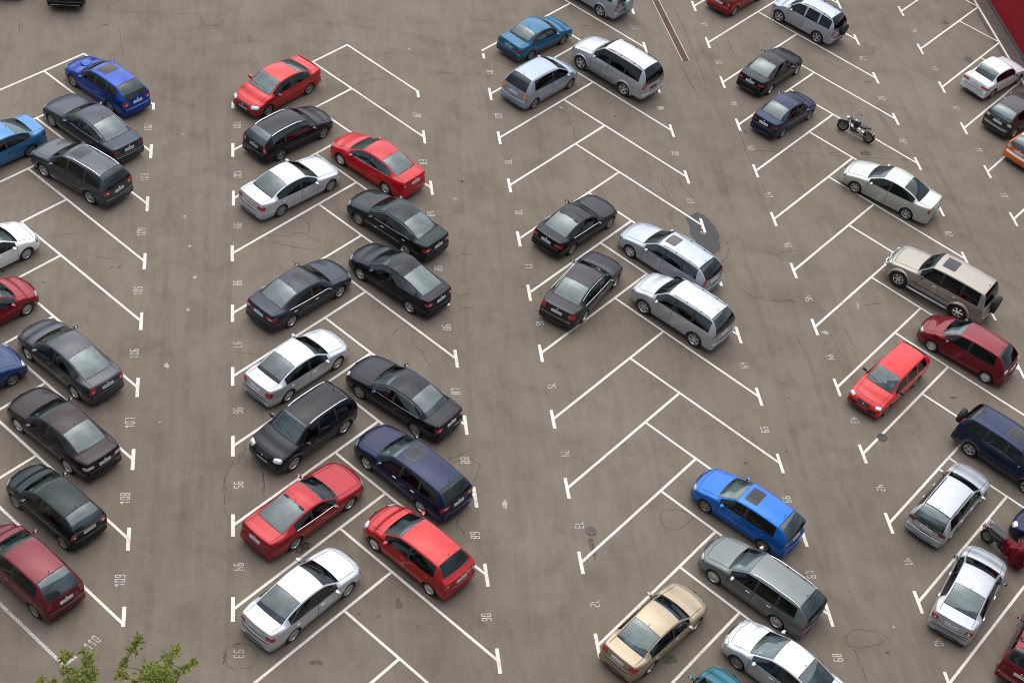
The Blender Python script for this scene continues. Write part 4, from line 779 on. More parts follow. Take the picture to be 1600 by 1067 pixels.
        if p.get('arch') is not None:
            for xw in (p['xf'], p['xrw']):
                mb = MB(); am = p['arch']; V = []; F = []; na = 17; rr = p['R']
                fl = p.get('flare', .045)
                for k in range(na):
                    t = math.pi * (-.10 + 1.20 * k / (na - 1)); 
                    for (dr, off) in ((-.012, 0.), (-.012, fl), (.035, fl * .9), (.085, .0)):
                        xx = X(xw) + (rr + dr) * math.cos(t); zz_ = p['wr'] + (rr + dr) * math.sin(t); qz = max(zz_, .24)
                        q = proj((xx, sy * 2, qz if qz < zsh else zsh - .02), (0, -sy, 0), 0); V.append(Vector((xx, q.y + sy * (off - (.02 if off == 0 else 0)), zz_)))
                for k in range(na - 1):
                    for m_ in range(3): F.append((4 * k + m_, 4 * k + 4 + m_, 4 * k + 5 + m_, 4 * k + 1 + m_) if sy < 0 else (4 * k + m_, 4 * k + 1 + m_, 4 * k + 5 + m_, 4 * k + 4 + m_))
                mb.add(V, F, am); mb.obj('wheel_arch', rt, 50)
        if p.get('rails') is not None:
            mb = MB(); ra, rb_ = xr1 + .12, xr2 - .05; pts = []
            for t in np.linspace(0, 1, 12):
                x = ra + (rb_ - ra) * t; q = proj((X(x), sy * w * (p.get('yr', .70) - .055), 3), (0, 0, -1), 0); lift = p.get('rlift', .045) * min(1, 6 * t, 6 * (1 - t)); pts.append(q + Vector((0, 0, lift)))
            mb.tube(pts, .018, p['rails'], 6)
            for t in (4, 8): mb.box(pts[t] - Vector((0, 0, .025)), (.07, .025, .05), BLACK)
            mb.obj('roof_rail', rt, 60)
        if p.get('step') is not None:
            mb = MB(); mb.tube([(X(p['xf'] + p['R'] + .03), sy * (w + .0), .36), (X(p['xf'] + p['R'] + .15), sy * (w + .07), .40), (X(p['xrw'] - p['R'] - .15), sy * (w + .07), .40), (X(p['xrw'] - p['R'] - .03), sy * (w + .0), .36)], .045, p['step'], 8); mb.obj('side_step', rt, 60)
    # sunroof
    if p.get('sun'):
        patch('sunroof', rrect(p['sun'][1], .78 if len(p['sun']) < 3 else p['sun'][2], .12), (X(p['sun'][0]), 0, 2.2), (-1, 0, 0), (0, 1, 0), (0, 0, -1), p.get('sunm', GLD), .008, border=BLACK, depth=.008)
        if False: pass
    if p.get('scoop'):
        q = proj((X(xc - .35), 0, 3), (0, 0, -1), 0); mb = MB(); mb.rbox(q + Vector((0, 0, .02)), (.42, .50, .10), body_m, p=.4); mb.box(q + Vector((.20, 0, .035)), (.03, .40, .05), BLACK); mb.obj('bonnet_scoop', made['bonnet'])
    if p.get('deck'):
        mb = MB(); xx = L - .17; ys_ = np.linspace(-w * .72, w * .72, 9)
        pts = [proj((X(xx - .05 * abs(y) / w), y, 3), (0, 0, -1), 0) + Vector((0, 0, p['deck'] * (1 - .55 * (abs(y) / w / .72) ** 6))) for y in ys_]; mb.tube(pts, .018, body_m, 6); mb.obj('spoiler', made.get('boot_lid', rt), 60)
    if p.get('rspoil'):
        mb = MB(); q = proj((X(xr2 - .02), 0, 3), (0, 0, -1), 0); mb.rbox((q.x - .06, 0, q.z + .0), (.26, w * 1.22, .05), body_m, Matrix.Rotation(-.12, 3, 'Y'), p=.4); mb.obj('roof_spoiler', rt, 50)
    # wipers, antenna
    mb = MB()
    for y0 in (.42, -.12):
        q = [proj((X(xc + .02 + .11 * t), y0 - .52 * t, 3), (0, 0, -1), .016) for t in np.linspace(0, 1, 6)]; mb.tube(q, .008, BLACK, 4)
    mb.obj('wiper', rt, 60)
    if hatch and p.get('rwip', 1):
        mb = MB(); zz_ = p['zt'] + .04; q = [proj((xb - 1, -.02 + .42 * t, zz_ + .05 * t), (1, 0, 0), .014) for t in np.linspace(0, 1, 5)]; mb.tube(q, .008, BLACK, 4); mb.obj('rear_wiper', rt, 60)
    if p.get('ant', 1):
        q = proj((X(xr2 - .16), 0, 3), (0, 0, -1), 0); mb = MB(); mb.tube([q - Vector((0, 0, .01)), q + Vector((-.05, 0, .10))], [.014, .006], BLACK, 6); mb.obj('aerial', rt, 60)
    # sticker in the windscreen corner
    if p.get('stick'):
        q = proj((X(xc + .12 + .04), .50, 3), (0, 0, -1), -.03); q2 = proj((X(xc + .12 + .16), .50, 3), (0, 0, -1), -.03); q3 = proj((X(xc + .16), .38, 3), (0, 0, -1), -.03)
        a_ = q2 - q; b_ = q3 - q; mb = MB(); mb.add([q, q + a_, q + a_ + b_, q + b_], [(0, 1, 2, 3)], PAPER); mb.obj('paper_permit', inter, None)
    if p.get('papers'):
        for k, (dx, dy, sx, sy_, mt) in enumerate(p['papers']):
            mb = MB(); mb.box((X((xrs + .3 + p['xt']) / 2 + dx), dy, zsh + .0 + .004 * k), (sx, sy_, .02), mt, Matrix.Rotation(.3 * k + .15, 3, 'Z')); mb.obj('papers' if mt is PAPER else 'cushion', inter, None)
    # exhaust
    mb = MB(); mb.tube([(xb + .3, -w * .55, .25), (xb + .04, -w * .55, .25)], .03, CHROME if p.get('exc') else BLACK, 8); mb.obj('exhaust', rt, 60)
    # spare wheel
    wr = p['wr']
    if p.get('spare'):
        zz_ = .98; q = proj((xb - 1, p.get('spy', 0), zz_), (1, 0, 0), 0); mb = MB(); R_ = wr * .96; tx = .22
        sm_ = p['spare']; 
        mb.lathe([(0, 0), (R_ * .8, 0), (R_ * .97, .03), (R_, .08), (R_, tx - .07), (R_ * .93, tx - .015), (R_ * .62, tx), (0, tx + .008)], RUBBER if sm_ is RUBBER else sm_, 26, c=(0, 0, 0), axis='x', rot=Matrix.Scale(-1, 3, Vector((1, 0, 0))))
        o = mb.obj('spare_wheel', rt, 40); o.location = q - Vector((.04, 0, 0)); 
        mb = MB(); mb.box((-.02, 0, 0), (.14, .3, .3), BLACK); ob = mb.obj('spare_bracket', o, None)
        if sm_ is RUBBER: mb = MB(); mb.lathe([(0, -tx - .012), (R_ * .40, -tx - .012), (R_ * .45, -tx + .0)], BLACK, 18, axis='x'); mb.obj('hub', o, 40)
    if p.get('nose') is not None:       # tube guard
        mb = MB(); mt = p['nose']; xx = xf + .07
        for zz_ in (.78, .56): mb.tube([(xx - .12, -w * .74, zz_ - .02), (xx - .02, -w * .62, zz_), (xx, 0, zz_), (xx - .02, w * .62, zz_), (xx - .12, w * .74, zz_ - .02)], .032, mt, 8)
        for yy in (-.3, .3): mb.tube([(xx - .02, yy, .40), (xx, yy, .90), (xx - .12, yy, .98)], .03, mt, 8)
        mb.obj('bull_bar', rt, 60)
    if p.get('extra'): p['extra'](p, rt, made, proj, patch, rrect, ribbonp, X, body_m)
    # wheels
    tw_ = .205 if wr < .33 else .245; yw = w - tw_ / 2 - .015
    rim, rimm, ns = p.get('rim', (.69, ALLOY, 5))
    tyre, rimo, key = wheel_mesh(wr, tw_, rim, rimm, ns)
    for xw in (p['xf'], p['xrw']):
        for sy in (1, -1):
            o = bpy.data.objects.new('wheel', tyre.data); COL.objects.link(o); o.parent = rt; o.location = (X(xw), sy * yw, wr); o.rotation_euler = (0, random.uniform(0, 1.2), 0 if sy > 0 else math.pi)
            r_ = bpy.data.objects.new('rim', rimo.data); COL.objects.link(r_); r_.parent = o
    return rt
class _D: pass
def link_sub(o, par): o.parent = par.parent if par.parent and par.parent.parent else par
_wheels = {}
def wheel_mesh(R, T, rf, mat, ns):
    key = (R, T, rf, mat.name, ns)
    if key in _wheels: return _wheels[key]
    h = T / 2; rr = R * rf
    mb = MB(); mb.lathe([(rr * .95, -h * .8), (rr, -h * .9), (R * .93, -h), (R * .985, -h * .85), (R, -h * .5), (R, h * .5), (R * .985, h * .85), (R * .93, h * .99), (rr * 1.06, h * .96), (rr, h * .86), (rr * .93, h * .6)], RUBBER, 30)
    t = _D(); me = bpy.data.meshes.new('tyre'); me.from_pydata(mb.v, [], mb.f); me.materials.append(RUBBER); me.polygons.foreach_set('use_smooth', [True] * len(me.polygons)); me.set_sharp_from_angle(angle=.7); t.data = me
    mb = MB()
    mb.lathe([(rr * .90, h * .35), (rr * .97, h * .72), (rr * 1.01, h * .90), (rr * .93, h * .93), (rr * .87, h * .70), (rr * .84, h * .2)], mat, 30)
    mb.lathe([(0, h * .22), (rr * .9, h * .22)], UNDER, 24)
    mb.lathe([(0, h * .80), (rr * .17, h * .80), (rr * .24, h * .66), (rr * .24, h * .3)], mat, 16)
    for k in range(ns):
        a = 2 * math.pi * k / ns; wd = rr * (2.6 / ns if ns > 6 else .30) * .55
        V = []
        for (q, ww, y) in ((.16, 1.15, .74), (.55, .85, .72), (.93, 1.25, .80)):
            for s_ in (-1, 1): V.append((rr * q, s_ * wd * ww, h * y)); 
            for s_ in (-1, 1): V.append((rr * q, s_ * wd * ww * 1.1, h * (y - .35)))
        rot = Matrix.Rotation(a, 3, 'Y'); V = [rot @ Vector((x, z, y)) for x, y, z in V]
        F = []
        for b in (0, 4): F += [(b, b + 1, b + 5, b + 4), (b + 2, b, b + 4, b + 6), (b + 1, b + 3, b + 7, b + 5)]
        mb.add(V, F, mat)
    r = _D(); me = bpy.data.meshes.new('rim'); me.from_pydata(mb.v, [], mb.f)
    for m in mb.mats: me.materials.append(m)
    me.polygons.foreach_set('material_index', mb.m); me.polygons.foreach_set('use_smooth', [True] * len(me.polygons)); me.set_sharp_from_angle(angle=.6); r.data = me
    _wheels[key] = (t, r, key); return _wheels[key]
GLD = simple('sunroof_glass', (.010, .011, .013), .10, 0, 0., .35)

def roof_bars(rt, p, X):
    for x in (1.75, 2.75):
        mb = MB(); w = p['W'] / 2 * .72; z = p['H'] + .05
        mb.box((X(x), 0, z), (.05, 2 * w, .03), BLACK)
        for s in (-1, 1): mb.box((X(x), s * w, z - .07), (.05, .04, .15), BLACK)
        mb.obj('roof_bar', rt, None)
# ------------------------------------------------------------------ the cars
P_BLUE = paint('bright_blue', (.003, .045, .30)); P_BLUE2 = paint('azure_blue', (.004, .12, .48)); P_LBLUE = paint('sky_blue', (.05, .17, .36))
P_TEAL = paint('teal_blue', (.006, .11, .22), 'pearl'); P_TEAL2 = paint('dark_teal', (.015, .12, .16), 'pearl'); P_NAVY = paint('navy', (.010, .018, .055)); P_NAVY2 = paint('violet_navy', (.011, .016, .052))
P_NAVY3 = paint('matt_navy', (.010, .040, .125), 'solid'); P_GREY = paint('slate_grey', (.050, .056, .066)); P_GREY2 = paint('graphite', (.055, .056, .064)); P_GREY3 = paint('blue_graphite', (.028, .034, .048))
P_BLACK = paint('black', (.004, .005, .009), 'solid'); P_BLACK2 = paint('black_grey', (.008, .009, .014)); P_GREEN = paint('black_green', (.007, .014, .015)); P_BROWN = paint('dark_brown', (.024, .016, .017)); P_AUB = paint('aubergine_grey', (.034, .030, .035))
P_RED = paint('signal_red', (.52, .004, .010), 'solid'); P_RED2 = paint('cherry_red', (.32, .010, .016)); P_RED3 = paint('ruby_red', (.24, .008, .014)); P_RED4 = paint('coral_red', (.42, .018, .018)); P_RED5 = paint('poppy_red', (.62, .014, .014), 'solid'); P_DRED = paint('wine_red', (.135, .010, .018)); P_DRED2 = paint('crimson', (.17, .007, .014))
P_SILV = paint('silver', (.44, .455, .475)); P_SILV2 = paint('cool_silver', (.38, .415, .455)); P_SILV3 = paint('ice_blue_silver', (.30, .35, .41)); P_SILV4 = paint('white_silver', (.53, .55, .575)); P_CHAMP = paint('pale_green_silver', (.47, .485, .43)); P_SILV5 = paint('warm_silver', (.50, .50, .48))
P_GOLD = paint('champagne_gold', (.38, .30, .20)); P_BEIGE = paint('beige_silver', (.31, .28, .23)); P_WHITE = paint('white', (.74, .74, .72), 'solid'); P_WHITE2 = paint('lada_white', (.70, .71, .72), 'solid'); P_GG = paint('grey_green', (.14, .155, .15)); P_MIST = paint('dark_mist', (.062, .064, .068)); P_MGREY = paint('maroon_grey', (.045, .038, .042))
P_DBLUE = paint('steel_blue_grey', (.034, .042, .056))
R5 = (.68, ALLOY, 5); R5D = (.70, ALLOYD, 5); R6 = (.70, ALLOY, 6); R10 = (.74, ALLOY, 10); R7D = (.72, ALLOYD, 7); R9 = (.68, ALLOY, 9); R14 = (.72, ALLOYD, 14)
def C(pk, name, sty, pt, label, **kw): make_car(dict(pose=POSE[pk], name=name, sty=sty, paint=pt, label=label, **kw))
# -- left block
C('blue_wrx', 'station_wagon', 'wagon', P_BLUE, 'bright blue sports wagon with bonnet scoop and large sunroof in bay 102', L=4.4, W=1.70, H=1.46, wb=2.53, xr2=3.62, xt=4.18, zt=1.0, dlo2=3.78, cp=3.08, gs='T', gr='T', sun=(2.35, .62, .80), scoop=1, rim=R5D, tl=(.80, .30, .20), bumpz=.58, tla=34)
C('e38', 'sedan', 'sedan', P_DBLUE, 'long dark grey saloon with chrome window line in bay 103, right of the blue wagon', L=4.98, W=1.86, H=1.43, wb=2.93, fo=.83, xc=1.55, xr1=2.25, xr2=3.35, xt=4.15, zt=1.0, dlo2=3.95, bp=2.62, chr=CHROME, bump=CHROME, bumph=.03, bumpzc=.55, sq=.35, tl=(.80, .42, .15), tlm=DREDLENS, tlw=0, rim=R14, strip=CHROME, striph=.02, stripz=.46, gr='R', wr=.32)
C('outlander', 'suv', 'suv', P_GREY, 'dark grey crossover with bright roof rails and two dark roof panels in bay 104', L=4.55, W=1.76, H=1.62, wb=2.63, fo=.95, xc=1.2, xr1=1.95, zc=1.05, zt=1.08, xr2=4.0, gs='T', gr='T', gw='M', rails=CHROME, sun=(2.35, .62), rim=R5, tl=(.90, .28, .20), tlw2=CLEARL, bump=P_MIST, strip=CHROME, striph=.03, stripz=.34, wr=.34, gc=.22)
C('primera', 'hatchback', 'sedan', P_GREY2, 'graphite liftback with rounded rear window and bright red tail lamps in bay 106', L=4.57, W=1.76, H=1.48, wb=2.68, fo=.93, xc=1.18, xr1=1.95, xr2=3.05, xt=3.95, zt=1.08, dlo2=3.7, trise=-.03, tl=(.86, .24, .26), tla=36, rim=R9, rdrop=.07, stick=1, gr='R')
C('mazda6', 'sedan', 'sedan', P_BROWN, 'dark brown saloon with pale rear window and chrome tail lamps in bay 107', L=4.67, W=1.78, H=1.44, wb=2.68, fo=.93, tl=(.80, .40, .14), tlm=CLEARL, tlw=0, rim=R10, stick=1, zt=1.04)
C('clio', 'hatchback', 'hatch', P_GREEN, 'black green small hatchback with red tail lamps in bay 108', L=3.82, W=1.64, H=1.42, wb=2.47, fo=.78, tl=(.80, .20, .22), gr='M', rim=R7D, stick=1, strip=BLACK)
C('minivan', 'hatchback', 'hatch', P_DRED, 'wine red tall hatchback with body coloured bumper in bay 109 at the lower left', L=4.13, W=1.70, H=1.50, wb=2.60, fo=.80, xc=.98, xr1=1.72, xr2=3.35, xt=3.86, tl=(.86, .16, .22), tlm=DREDLENS, tlw=0, gr='R', rim=R7D, stick=1, xtilt=0, zt=1.02)
C('lightblue', 'sedan', 'sedan', P_LBLUE, 'light blue saloon cut by the left edge of the picture beside the dark crossover', L=4.45, W=1.72, H=1.42, wb=2.58, zt=1.05, gs='T', gr='M', rim=R5D, tlm=DREDLENS)
C('whitehatch', 'hatchback', 'hatch', P_WHITE, 'white small hatchback cut by the left edge of the picture, nose to the right', L=4.05, W=1.68, H=1.44, wb=2.5, rim=R9, gs='T', fo=.84)
C('redhatch', 'hatchback', 'hatch', P_RED3, 'dark red small hatchback at the left edge below the white one', L=3.95, W=1.66, H=1.44, wb=2.46, rim=R9, gs='M')
C('ladal', 'sedan', 'sedan', P_NAVY3, 'matt blue boxy old saloon, only its nose showing at the left edge', L=4.13, W=1.62, H=1.44, wb=2.42, sq=.85, fo=.75, rim=R5D, bump=BLACK, wr=.29, xc=1.15, bp=2.2)
# -- second row
C('megane_sed', 'sedan', 'sedan', P_RED4, 'coral red saloon facing the camera in bay 101, topmost of its row', L=4.5, W=1.78, H=1.46, wb=2.69, fo=.85, xc=1.10, xr1=1.85, zt=1.08, gw='R', hlm=CLEARL, hl=(.46, .19), rim=R5D, stick=1, grm=BLACK, gh=.10, deck=.02)
C('focus_w', 'station_wagon', 'wagon', P_BLACK2, 'black wagon with bright roof rails in bay 100, behind the coral saloon', L=4.45, W=1.70, H=1.45, wb=2.62, rails=CHROME, gr='R', tl=(.84, .16, .34), plm=PLATED, rim=R5D, gs='M')
C('bmw5', 'sedan', 'sedan', P_SILV4, 'silver saloon with dark brown rear window and dusty wheels in bay 99', L=4.78, W=1.80, H=1.43, wb=2.83, fo=.82, xc=1.45, xr1=2.18, xr2=3.25, xt=3.98, dlo2=3.8, zt=1.02, gr='M', gs='T', gw='M', tl=(.78, .38, .17), tlw=0, rim=R14, hm=None or P_SILV4, strip=P_SILV2, plm=PLATED)
C('accord', 'sedan', 'sedan', P_GREY3, 'dark blue grey saloon with glass sunroof and chrome door handles in bay 97', L=4.67, W=1.76, H=1.44, wb=2.67, fo=.92, sun=(2.42, .46), chr=CHROME, chrtop=0, hm=CHROME, tl=(.82, .44, .15), rim=R5, gr='R', gw='M', zt=1.05)
C('elantra', 'sedan', 'sedan', P_SILV4, 'white silver saloon with red and clear tail lamps and black bumper strip in bay 96', L=4.5, W=1.72, H=1.42, wb=2.61, tl=(.78, .30, .24), tlw=0, bump=BLACK, bumph=.035, bumpzc=.50, rim=R6, gw='M', gr='M', stick=1)
C('tucson', 'suv', 'suv', P_BLACK, 'black compact off-roader with roof rails facing the camera in bay 95', L=4.25, W=1.78, H=1.63, wb=2.63, fo=.83, rails=CHROME, gw='R', gs='T', rim=R5, bump=P_MIST, sill=P_MIST, sillj=4, hlm=CLEARL, hl=(.38, .20), arch=P_MIST, flare=.03, grm=BLACK)
C('stratus', 'coupe', 'sedan', P_RED2, 'cherry red two door coupe with big sloping rear window in bay 94', L=4.85, W=1.75, H=1.37, wb=2.64, fo=1.0, xc=1.5, zc=.93, xr1=2.25, xr2=3.05, xt=4.08, zt=1.03, dlo2=3.62, bp=2.85, nd=2, gr='M', gw='M', chr=CHROME, chrtop=0, gs='T', rim=R5, tl=(.79, .46, .10), tlm=DREDLENS, tlw=0, bp_=0, stick=1, mm=P_RED2)
C('lancer', 'sedan', 'sedan', P_SILV4, 'silver white saloon with grey rear window in bay 93, lowest of the middle row', L=4.58, W=1.70, H=1.44, wb=2.60, fo=.92, tl=(.82, .34, .16), tlw=0, gr='M', gw='M', gs='M', rim=R10, zt=1.06, plm=PLATED)
# -- third row
C('avensis', 'sedan', 'sedan', P_RED, 'signal red saloon with silver wheel covers in bay 83', L=4.63, W=1.76, H=1.48, wb=2.70, xc=1.22, rim=(.68, ALLOY, 9), gr='R', gw='M', gs='M', chr=CHROME, chrtop=0, tl=(.88, .22, .24), tla=34, tlm=REDLENS, zt=1.08)
C('magentis', 'sedan', 'sedan', P_GREEN, 'black green saloon with chrome side strip and papers in its rear window in bay 84', L=4.75, W=1.81, H=1.42, wb=2.70, fo=.95, chr=CHROME, strip=CHROME, striph=.02, stripz=.55, hm=CHROME, gr='R', gw='M', rim=R7D, tl=(.78, .42, .15), papers=[(-.02, .25, .22, .30, PAPER), (.05, -.1, .2, .2, REDLENS)])
C('octavia', 'hatchback', 'sedan', P_BLACK2, 'black liftback with arched roof and light rear window in bay 85', L=4.6, W=1.77, H=1.46, wb=2.70, fo=.93, xc=1.22, xr2=3.0, xt=4.02, zt=1.08, dlo2=3.72, rdrop=.09, rim=R5, tl=(.88, .34, .15), gr='R', gw='M', gs='M')
C('sonata', 'sedan', 'sedan', P_BLACK, 'glossy black saloon with chrome window arch and multi-spoke wheels in bay 87', L=4.78, W=1.82, H=1.42, wb=2.75, fo=.95, chr=CHROME, rim=R14, gr='R', gw='M', gs='M', tl=(.80, .34, .18), hlm=CLEARL, hl=(.26, .17), xt=4.0)
C('navyw', 'station_wagon', 'wagon', P_NAVY2, 'violet navy wagon with chrome door handles and dark sunroof in bay 88', L=4.80, W=1.83, H=1.48, wb=2.75, fo=.95, xc=1.3, xr2=4.25, xt=4.60, hm=CHROME, sun=(2.42, .58), rim=R5, gs='T', gr='T', gw='R', tl=(.86, .40, .15), tla=34, stick=1)
C('meganeh', 'hatchback', 'hatch', P_RED4, 'coral red hatchback with jutting tail and black wrap-round rear window in bay 89', L=4.21, W=1.78, H=1.46, wb=2.63, fo=.83, xc=1.05, xr1=1.80, xr2=3.55, xt=3.82, zt=1.10, gr='T', gs='T', gw='M', hlm=CLEARL, hl=(.40, .22), tl=(.86, .24, .26), rim=R9, bumpz=.62, mm=P_RED4)
# -- fourth row
C('lada', 'sedan', 'sedan', P_TEAL, 'teal blue boxy old saloon in bay 81 at the top of the central block', L=4.21, W=1.65, H=1.40, wb=2.46, fo=.78, sq=.85, yr=.74, xc=1.15, xr1=1.80, xr2=2.95, xt=3.45, dlo2=3.25, bp=2.22, zt=1.0, wr=.28, bump=BLACK, bumph=.14, bumpzc=.44, sill=P_MIST, sillj=4, tl=(.78, .34, .13), tlm=DREDLENS, tlw=0, gr='R', rim=R5D, hl=(.30, .14), plm=PLATED, gs='R')
C('verso', 'minivan', 'hatch', P_SILV3, 'pale ice blue compact people carrier in bay 80', L=4.32, W=1.77, H=1.60, wb=2.70, fo=.80, xc=.95, zc=1.06, xr1=1.80, xr2=3.75, xt=4.10, zt=1.08, dlo2=3.62, bp=2.25, gs='T', gr='T', gw='M', tl=(.86, .20, .24), rails=P_SILV3, rlift=.01, rim=R5D, tlm=AMBER, ln=.25)
C('bmwc', 'coupe', 'sedan', P_BLACK, 'glossy black two door coupe with chrome window strip in bay 78', L=4.49, W=1.76, H=1.38, wb=2.73, fo=.78, xc=1.48, xr1=2.2, xr2=3.05, xt=3.85, dlo2=3.55, bp=2.80, nd=2, chr=CHROME, chrtop=0, tl=(.78, .36, .15), tlw=0, gr='R', gs='T', gw='M', rim=R7D)
C('audi', 'sedan', 'sedan', P_AUB, 'aubergine grey saloon with chrome window arch parked slightly askew in bay 77', L=4.80, W=1.81, H=1.45, wb=2.76, fo=.93, chr=CHROME, tl=(.84, .30, .22), tlw=0, gr='R', gw='M', bump=CHROME, bumph=.02, bumpzc=.58, rim=R5, xt=4.02)
C('gold', 'sedan', 'sedan', P_GOLD, 'champagne gold saloon with a sheet of paper behind its rear window in bay 72', L=4.5, W=1.70, H=1.42, wb=2.60, fo=.88, gr='R', gw='M', tl=(.82, .34, .20), tlw=0, rim=R5, stick=1, trim=2, papers=[(0, .15, .26, .36, PAPER)])
C('teal', 'hatchback', 'hatch', P_TEAL2, 'dark teal car at the bottom edge, only its bonnet in view', L=4.1, W=1.68, H=1.45, wb=2.5, rim=R5D)
# -- fifth row
C('vitara', 'suv', 'suv', P_SILV2, 'silver off-roader with silver covered spare wheel at the top edge in bay 57', L=4.5, W=1.78, H=1.72, wb=2.65, spare=P_SILV2, spy=-.1, rim=R5, tl=(.86, .16, .26), arch=P_SILV2, bump=P_SILV2, rwip=0, wr=.35)
C('prado', 'suv', 'suv', P_SILV, 'large silver off-roader with black window band and roof rails in bay 59', L=4.85, W=1.88, H=1.88, wb=2.79, fo=.88, xc=1.35, xr1=2.0, xr2=4.42, xt=4.70, zc=1.22, zt=1.20, dlo2=4.40, bp=2.50, cp=3.48, rails=BLACK, gs='T', gr='T', gw='M', arch=P_SILV, flare=.05, step=BLACK, rim=R5, wr=.385, gc=.34, tl=(1.0, .20, .30), tlw2=CLEARL, plm=BLACK, hn=.98, gap=0)
C('omega', 'station_wagon', 'wagon', P_SILV2, 'silver blue long wagon with small sunroof in bay 62 beside the asphalt patch', L=4.85, W=1.79, H=1.50, wb=2.73, fo=.92, xc=1.4, xr2=4.28, xt=4.66, sun=(2.42, .52, .66), rails=P_SILV2, gs='M', gr='T', gw='M', rim=R6, tl=(.88, .14, .40), tlw=0, tla=50, sunm=simple('brown_sunroof', (.06, .05, .045), .3))
C('santafe', 'suv', 'suv', P_SILV, 'silver crossover with roof rails and red tail lamps in bay 63', L=4.50, W=1.85, H=1.70, wb=2.62, fo=.93, xc=1.18, rails=P_SILV, gs='M', gr='M', gw='M', rim=R6, sill=P_SILV2, sillj=4, bump=P_MIST, bumph=.12, tl=(1.0, .26, .16), tlw=0, zt=1.10)
C('mazda3', 'hatchback', 'hatch', P_BLUE2, 'azure blue hatchback with dark sunroof in bay 66', L=4.38, W=1.73, H=1.44, wb=2.60, fo=.88, xc=1.20, xr1=1.95, xr2=3.75, xt=4.20, dlo2=3.70, sun=(2.32, .55), gs='T', gr='M', gw='R', rim=R5D, tl=(.86, .24, .16), tlm=DREDLENS, stick=1, rspoil=0)
C('passat', 'station_wagon', 'wagon', P_GG, 'grey green wagon with chrome roof rails and multi-spoke wheels in bay 67', L=4.70, W=1.80, H=1.48, wb=2.71, fo=.92, xr2=4.20, xt=4.58, rails=CHROME, hm=CHROME, rim=R10, gs='T', gr='M', gw='R', tl=(.86, .32, .18), tla=36, stick=1, bump=CHROME, bumph=.012, bumpzc=.56, mm=P_SILV)
C('avensis2', 'sedan', 'sedan', P_SILV4, 'silver white saloon at the bottom edge in bay 68', L=4.50, W=1.71, H=1.46, wb=2.63, fo=.88, xc=1.15, xr1=1.95, xr2=3.0, xt=3.75, rim=R7D, gs='M', gr='M', gw='R', stick=1, hlm=CLEARL, hl=(.30, .20), zt=1.06, papers=[(.05, .2, .24, .3, PAPER)])
# -- sixth row
C('redtop', 'hatchback', 'hatch', P_RED2, 'cherry red hatchback at the top edge, only its tail showing, near numeral 51', L=3.95, W=1.65, H=1.43, wb=2.5, rim=(.72, ALLOYD, 9), tl=(.80, .20, .2), tlm=REDLENS, plz=.72, zt=1.0)
C('bmw3', 'sedan', 'sedan', P_BLACK, 'small black saloon with bright wheels in bay 49', L=4.43, W=1.70, H=1.40, wb=2.70, fo=.76, xc=1.36, xr2=2.98, xt=3.72, dlo2=3.55, tl=(.78, .34, .14), tlw=0, gr='R', gs='M', gw='M', rim=R5)
C('palio', 'sedan', 'sedan', P_NAVY, 'small navy blue saloon with sun-faded bumper in bay 48', L=4.10, W=1.62, H=1.42, wb=2.42, fo=.80, xc=1.12, xr2=2.85, xt=3.45, dlo2=3.28, tl=(.80, .34, .16), tlm=DREDLENS, tlw=0, rim=R5D, gr='R', gs='M', gw='M', wr=.29)
C('tracker', 'suv', 'suv', P_SILV2, 'silver five door off-roader with black spare wheel in bay 23', L=4.1, W=1.70, H=1.69, wb=2.48, fo=.72, spare=RUBBER, spy=-.15, gs='T', gr='T', gw='M', rim=R5, rails=BLACK, tl=(.84, .14, .28), tlm=REDLENS, wr=.35, bodyB=1, rwip=0, xr2=3.62, xt=3.92, dlo2=3.72, bp=2.14, cp=2.98)
C('camry', 'sedan', 'sedan', P_CHAMP, 'pale green silver saloon with black rear window in bay 27 near the motorcycle', L=4.80, W=1.80, H=1.49, wb=2.72, fo=.98, xr2=3.20, xt=3.98, zt=1.10, gs='T', gr='T', gw='M', rim=R6, tl=(.90, .28, .18), tlw2=CLEARL, hl=(.42, .18), dlo2=3.8)
C('patrol', 'suv', 'suv', P_BEIGE, 'beige silver heavy off-roader with bull bar, sunroof and black spare wheel in bay 28', L=4.95, W=1.90, H=1.90, wb=2.97, fo=.85, xc=1.50, xr1=2.08, xr2=4.58, xt=4.72, zc=1.24, zt=1.22, dlo2=4.46, bp=2.62, cp=3.6, gs='T', gr='T', gw='M', arch=P_BEIGE, flare=.09, step=P_SILV, wr=.44, rim=(.56, CHROME, 6), spare=RUBBER, spy=-.2, sun=(2.58, .62, .80), nose=CHROME, sq=.5, scoop=0, gc=.42, hn=1.0, tl=(.74, .16, .14), tlm=DREDLENS, bumpz=.70, hm=CHROME, strip=BLACK, stripz=.72, striph=.03, rwip=0, chr=None, yr=.74, mm=BLACK)
C('almera', 'hatchback', 'hatch', P_DRED2, 'crimson hatchback with rounded roof in bay 29 behind the heavy off-roader', L=4.30, W=1.75, H=1.52, wb=2.60, fo=.90, xc=1.12, xr1=1.85, xr2=3.62, xt=4.04, gs='T', gr='T', gw='R', rim=R9, tl=(.94, .24, .12), tlm=CLEARL, tlw=0, zt=1.05)
C('felicia', 'station_wagon', 'wagon', P_RED5, 'poppy red small boxy wagon with black bumpers facing the camera in bay 43', L=4.2, W=1.64, H=1.43, wb=2.45, fo=.80, sq=.6, xc=1.12, xr1=1.76, xr2=3.80, xt=4.05, dlo2=3.75, bp=2.15, cp=2.98, bump=BLACK, bumph=.16, bumpzc=.44, gw='R', gs='R', rim=R5D, hlm=CLEARL, hl=(.30, .15), mm=BLACK, stick=1, bodyB=1, wr=.29)
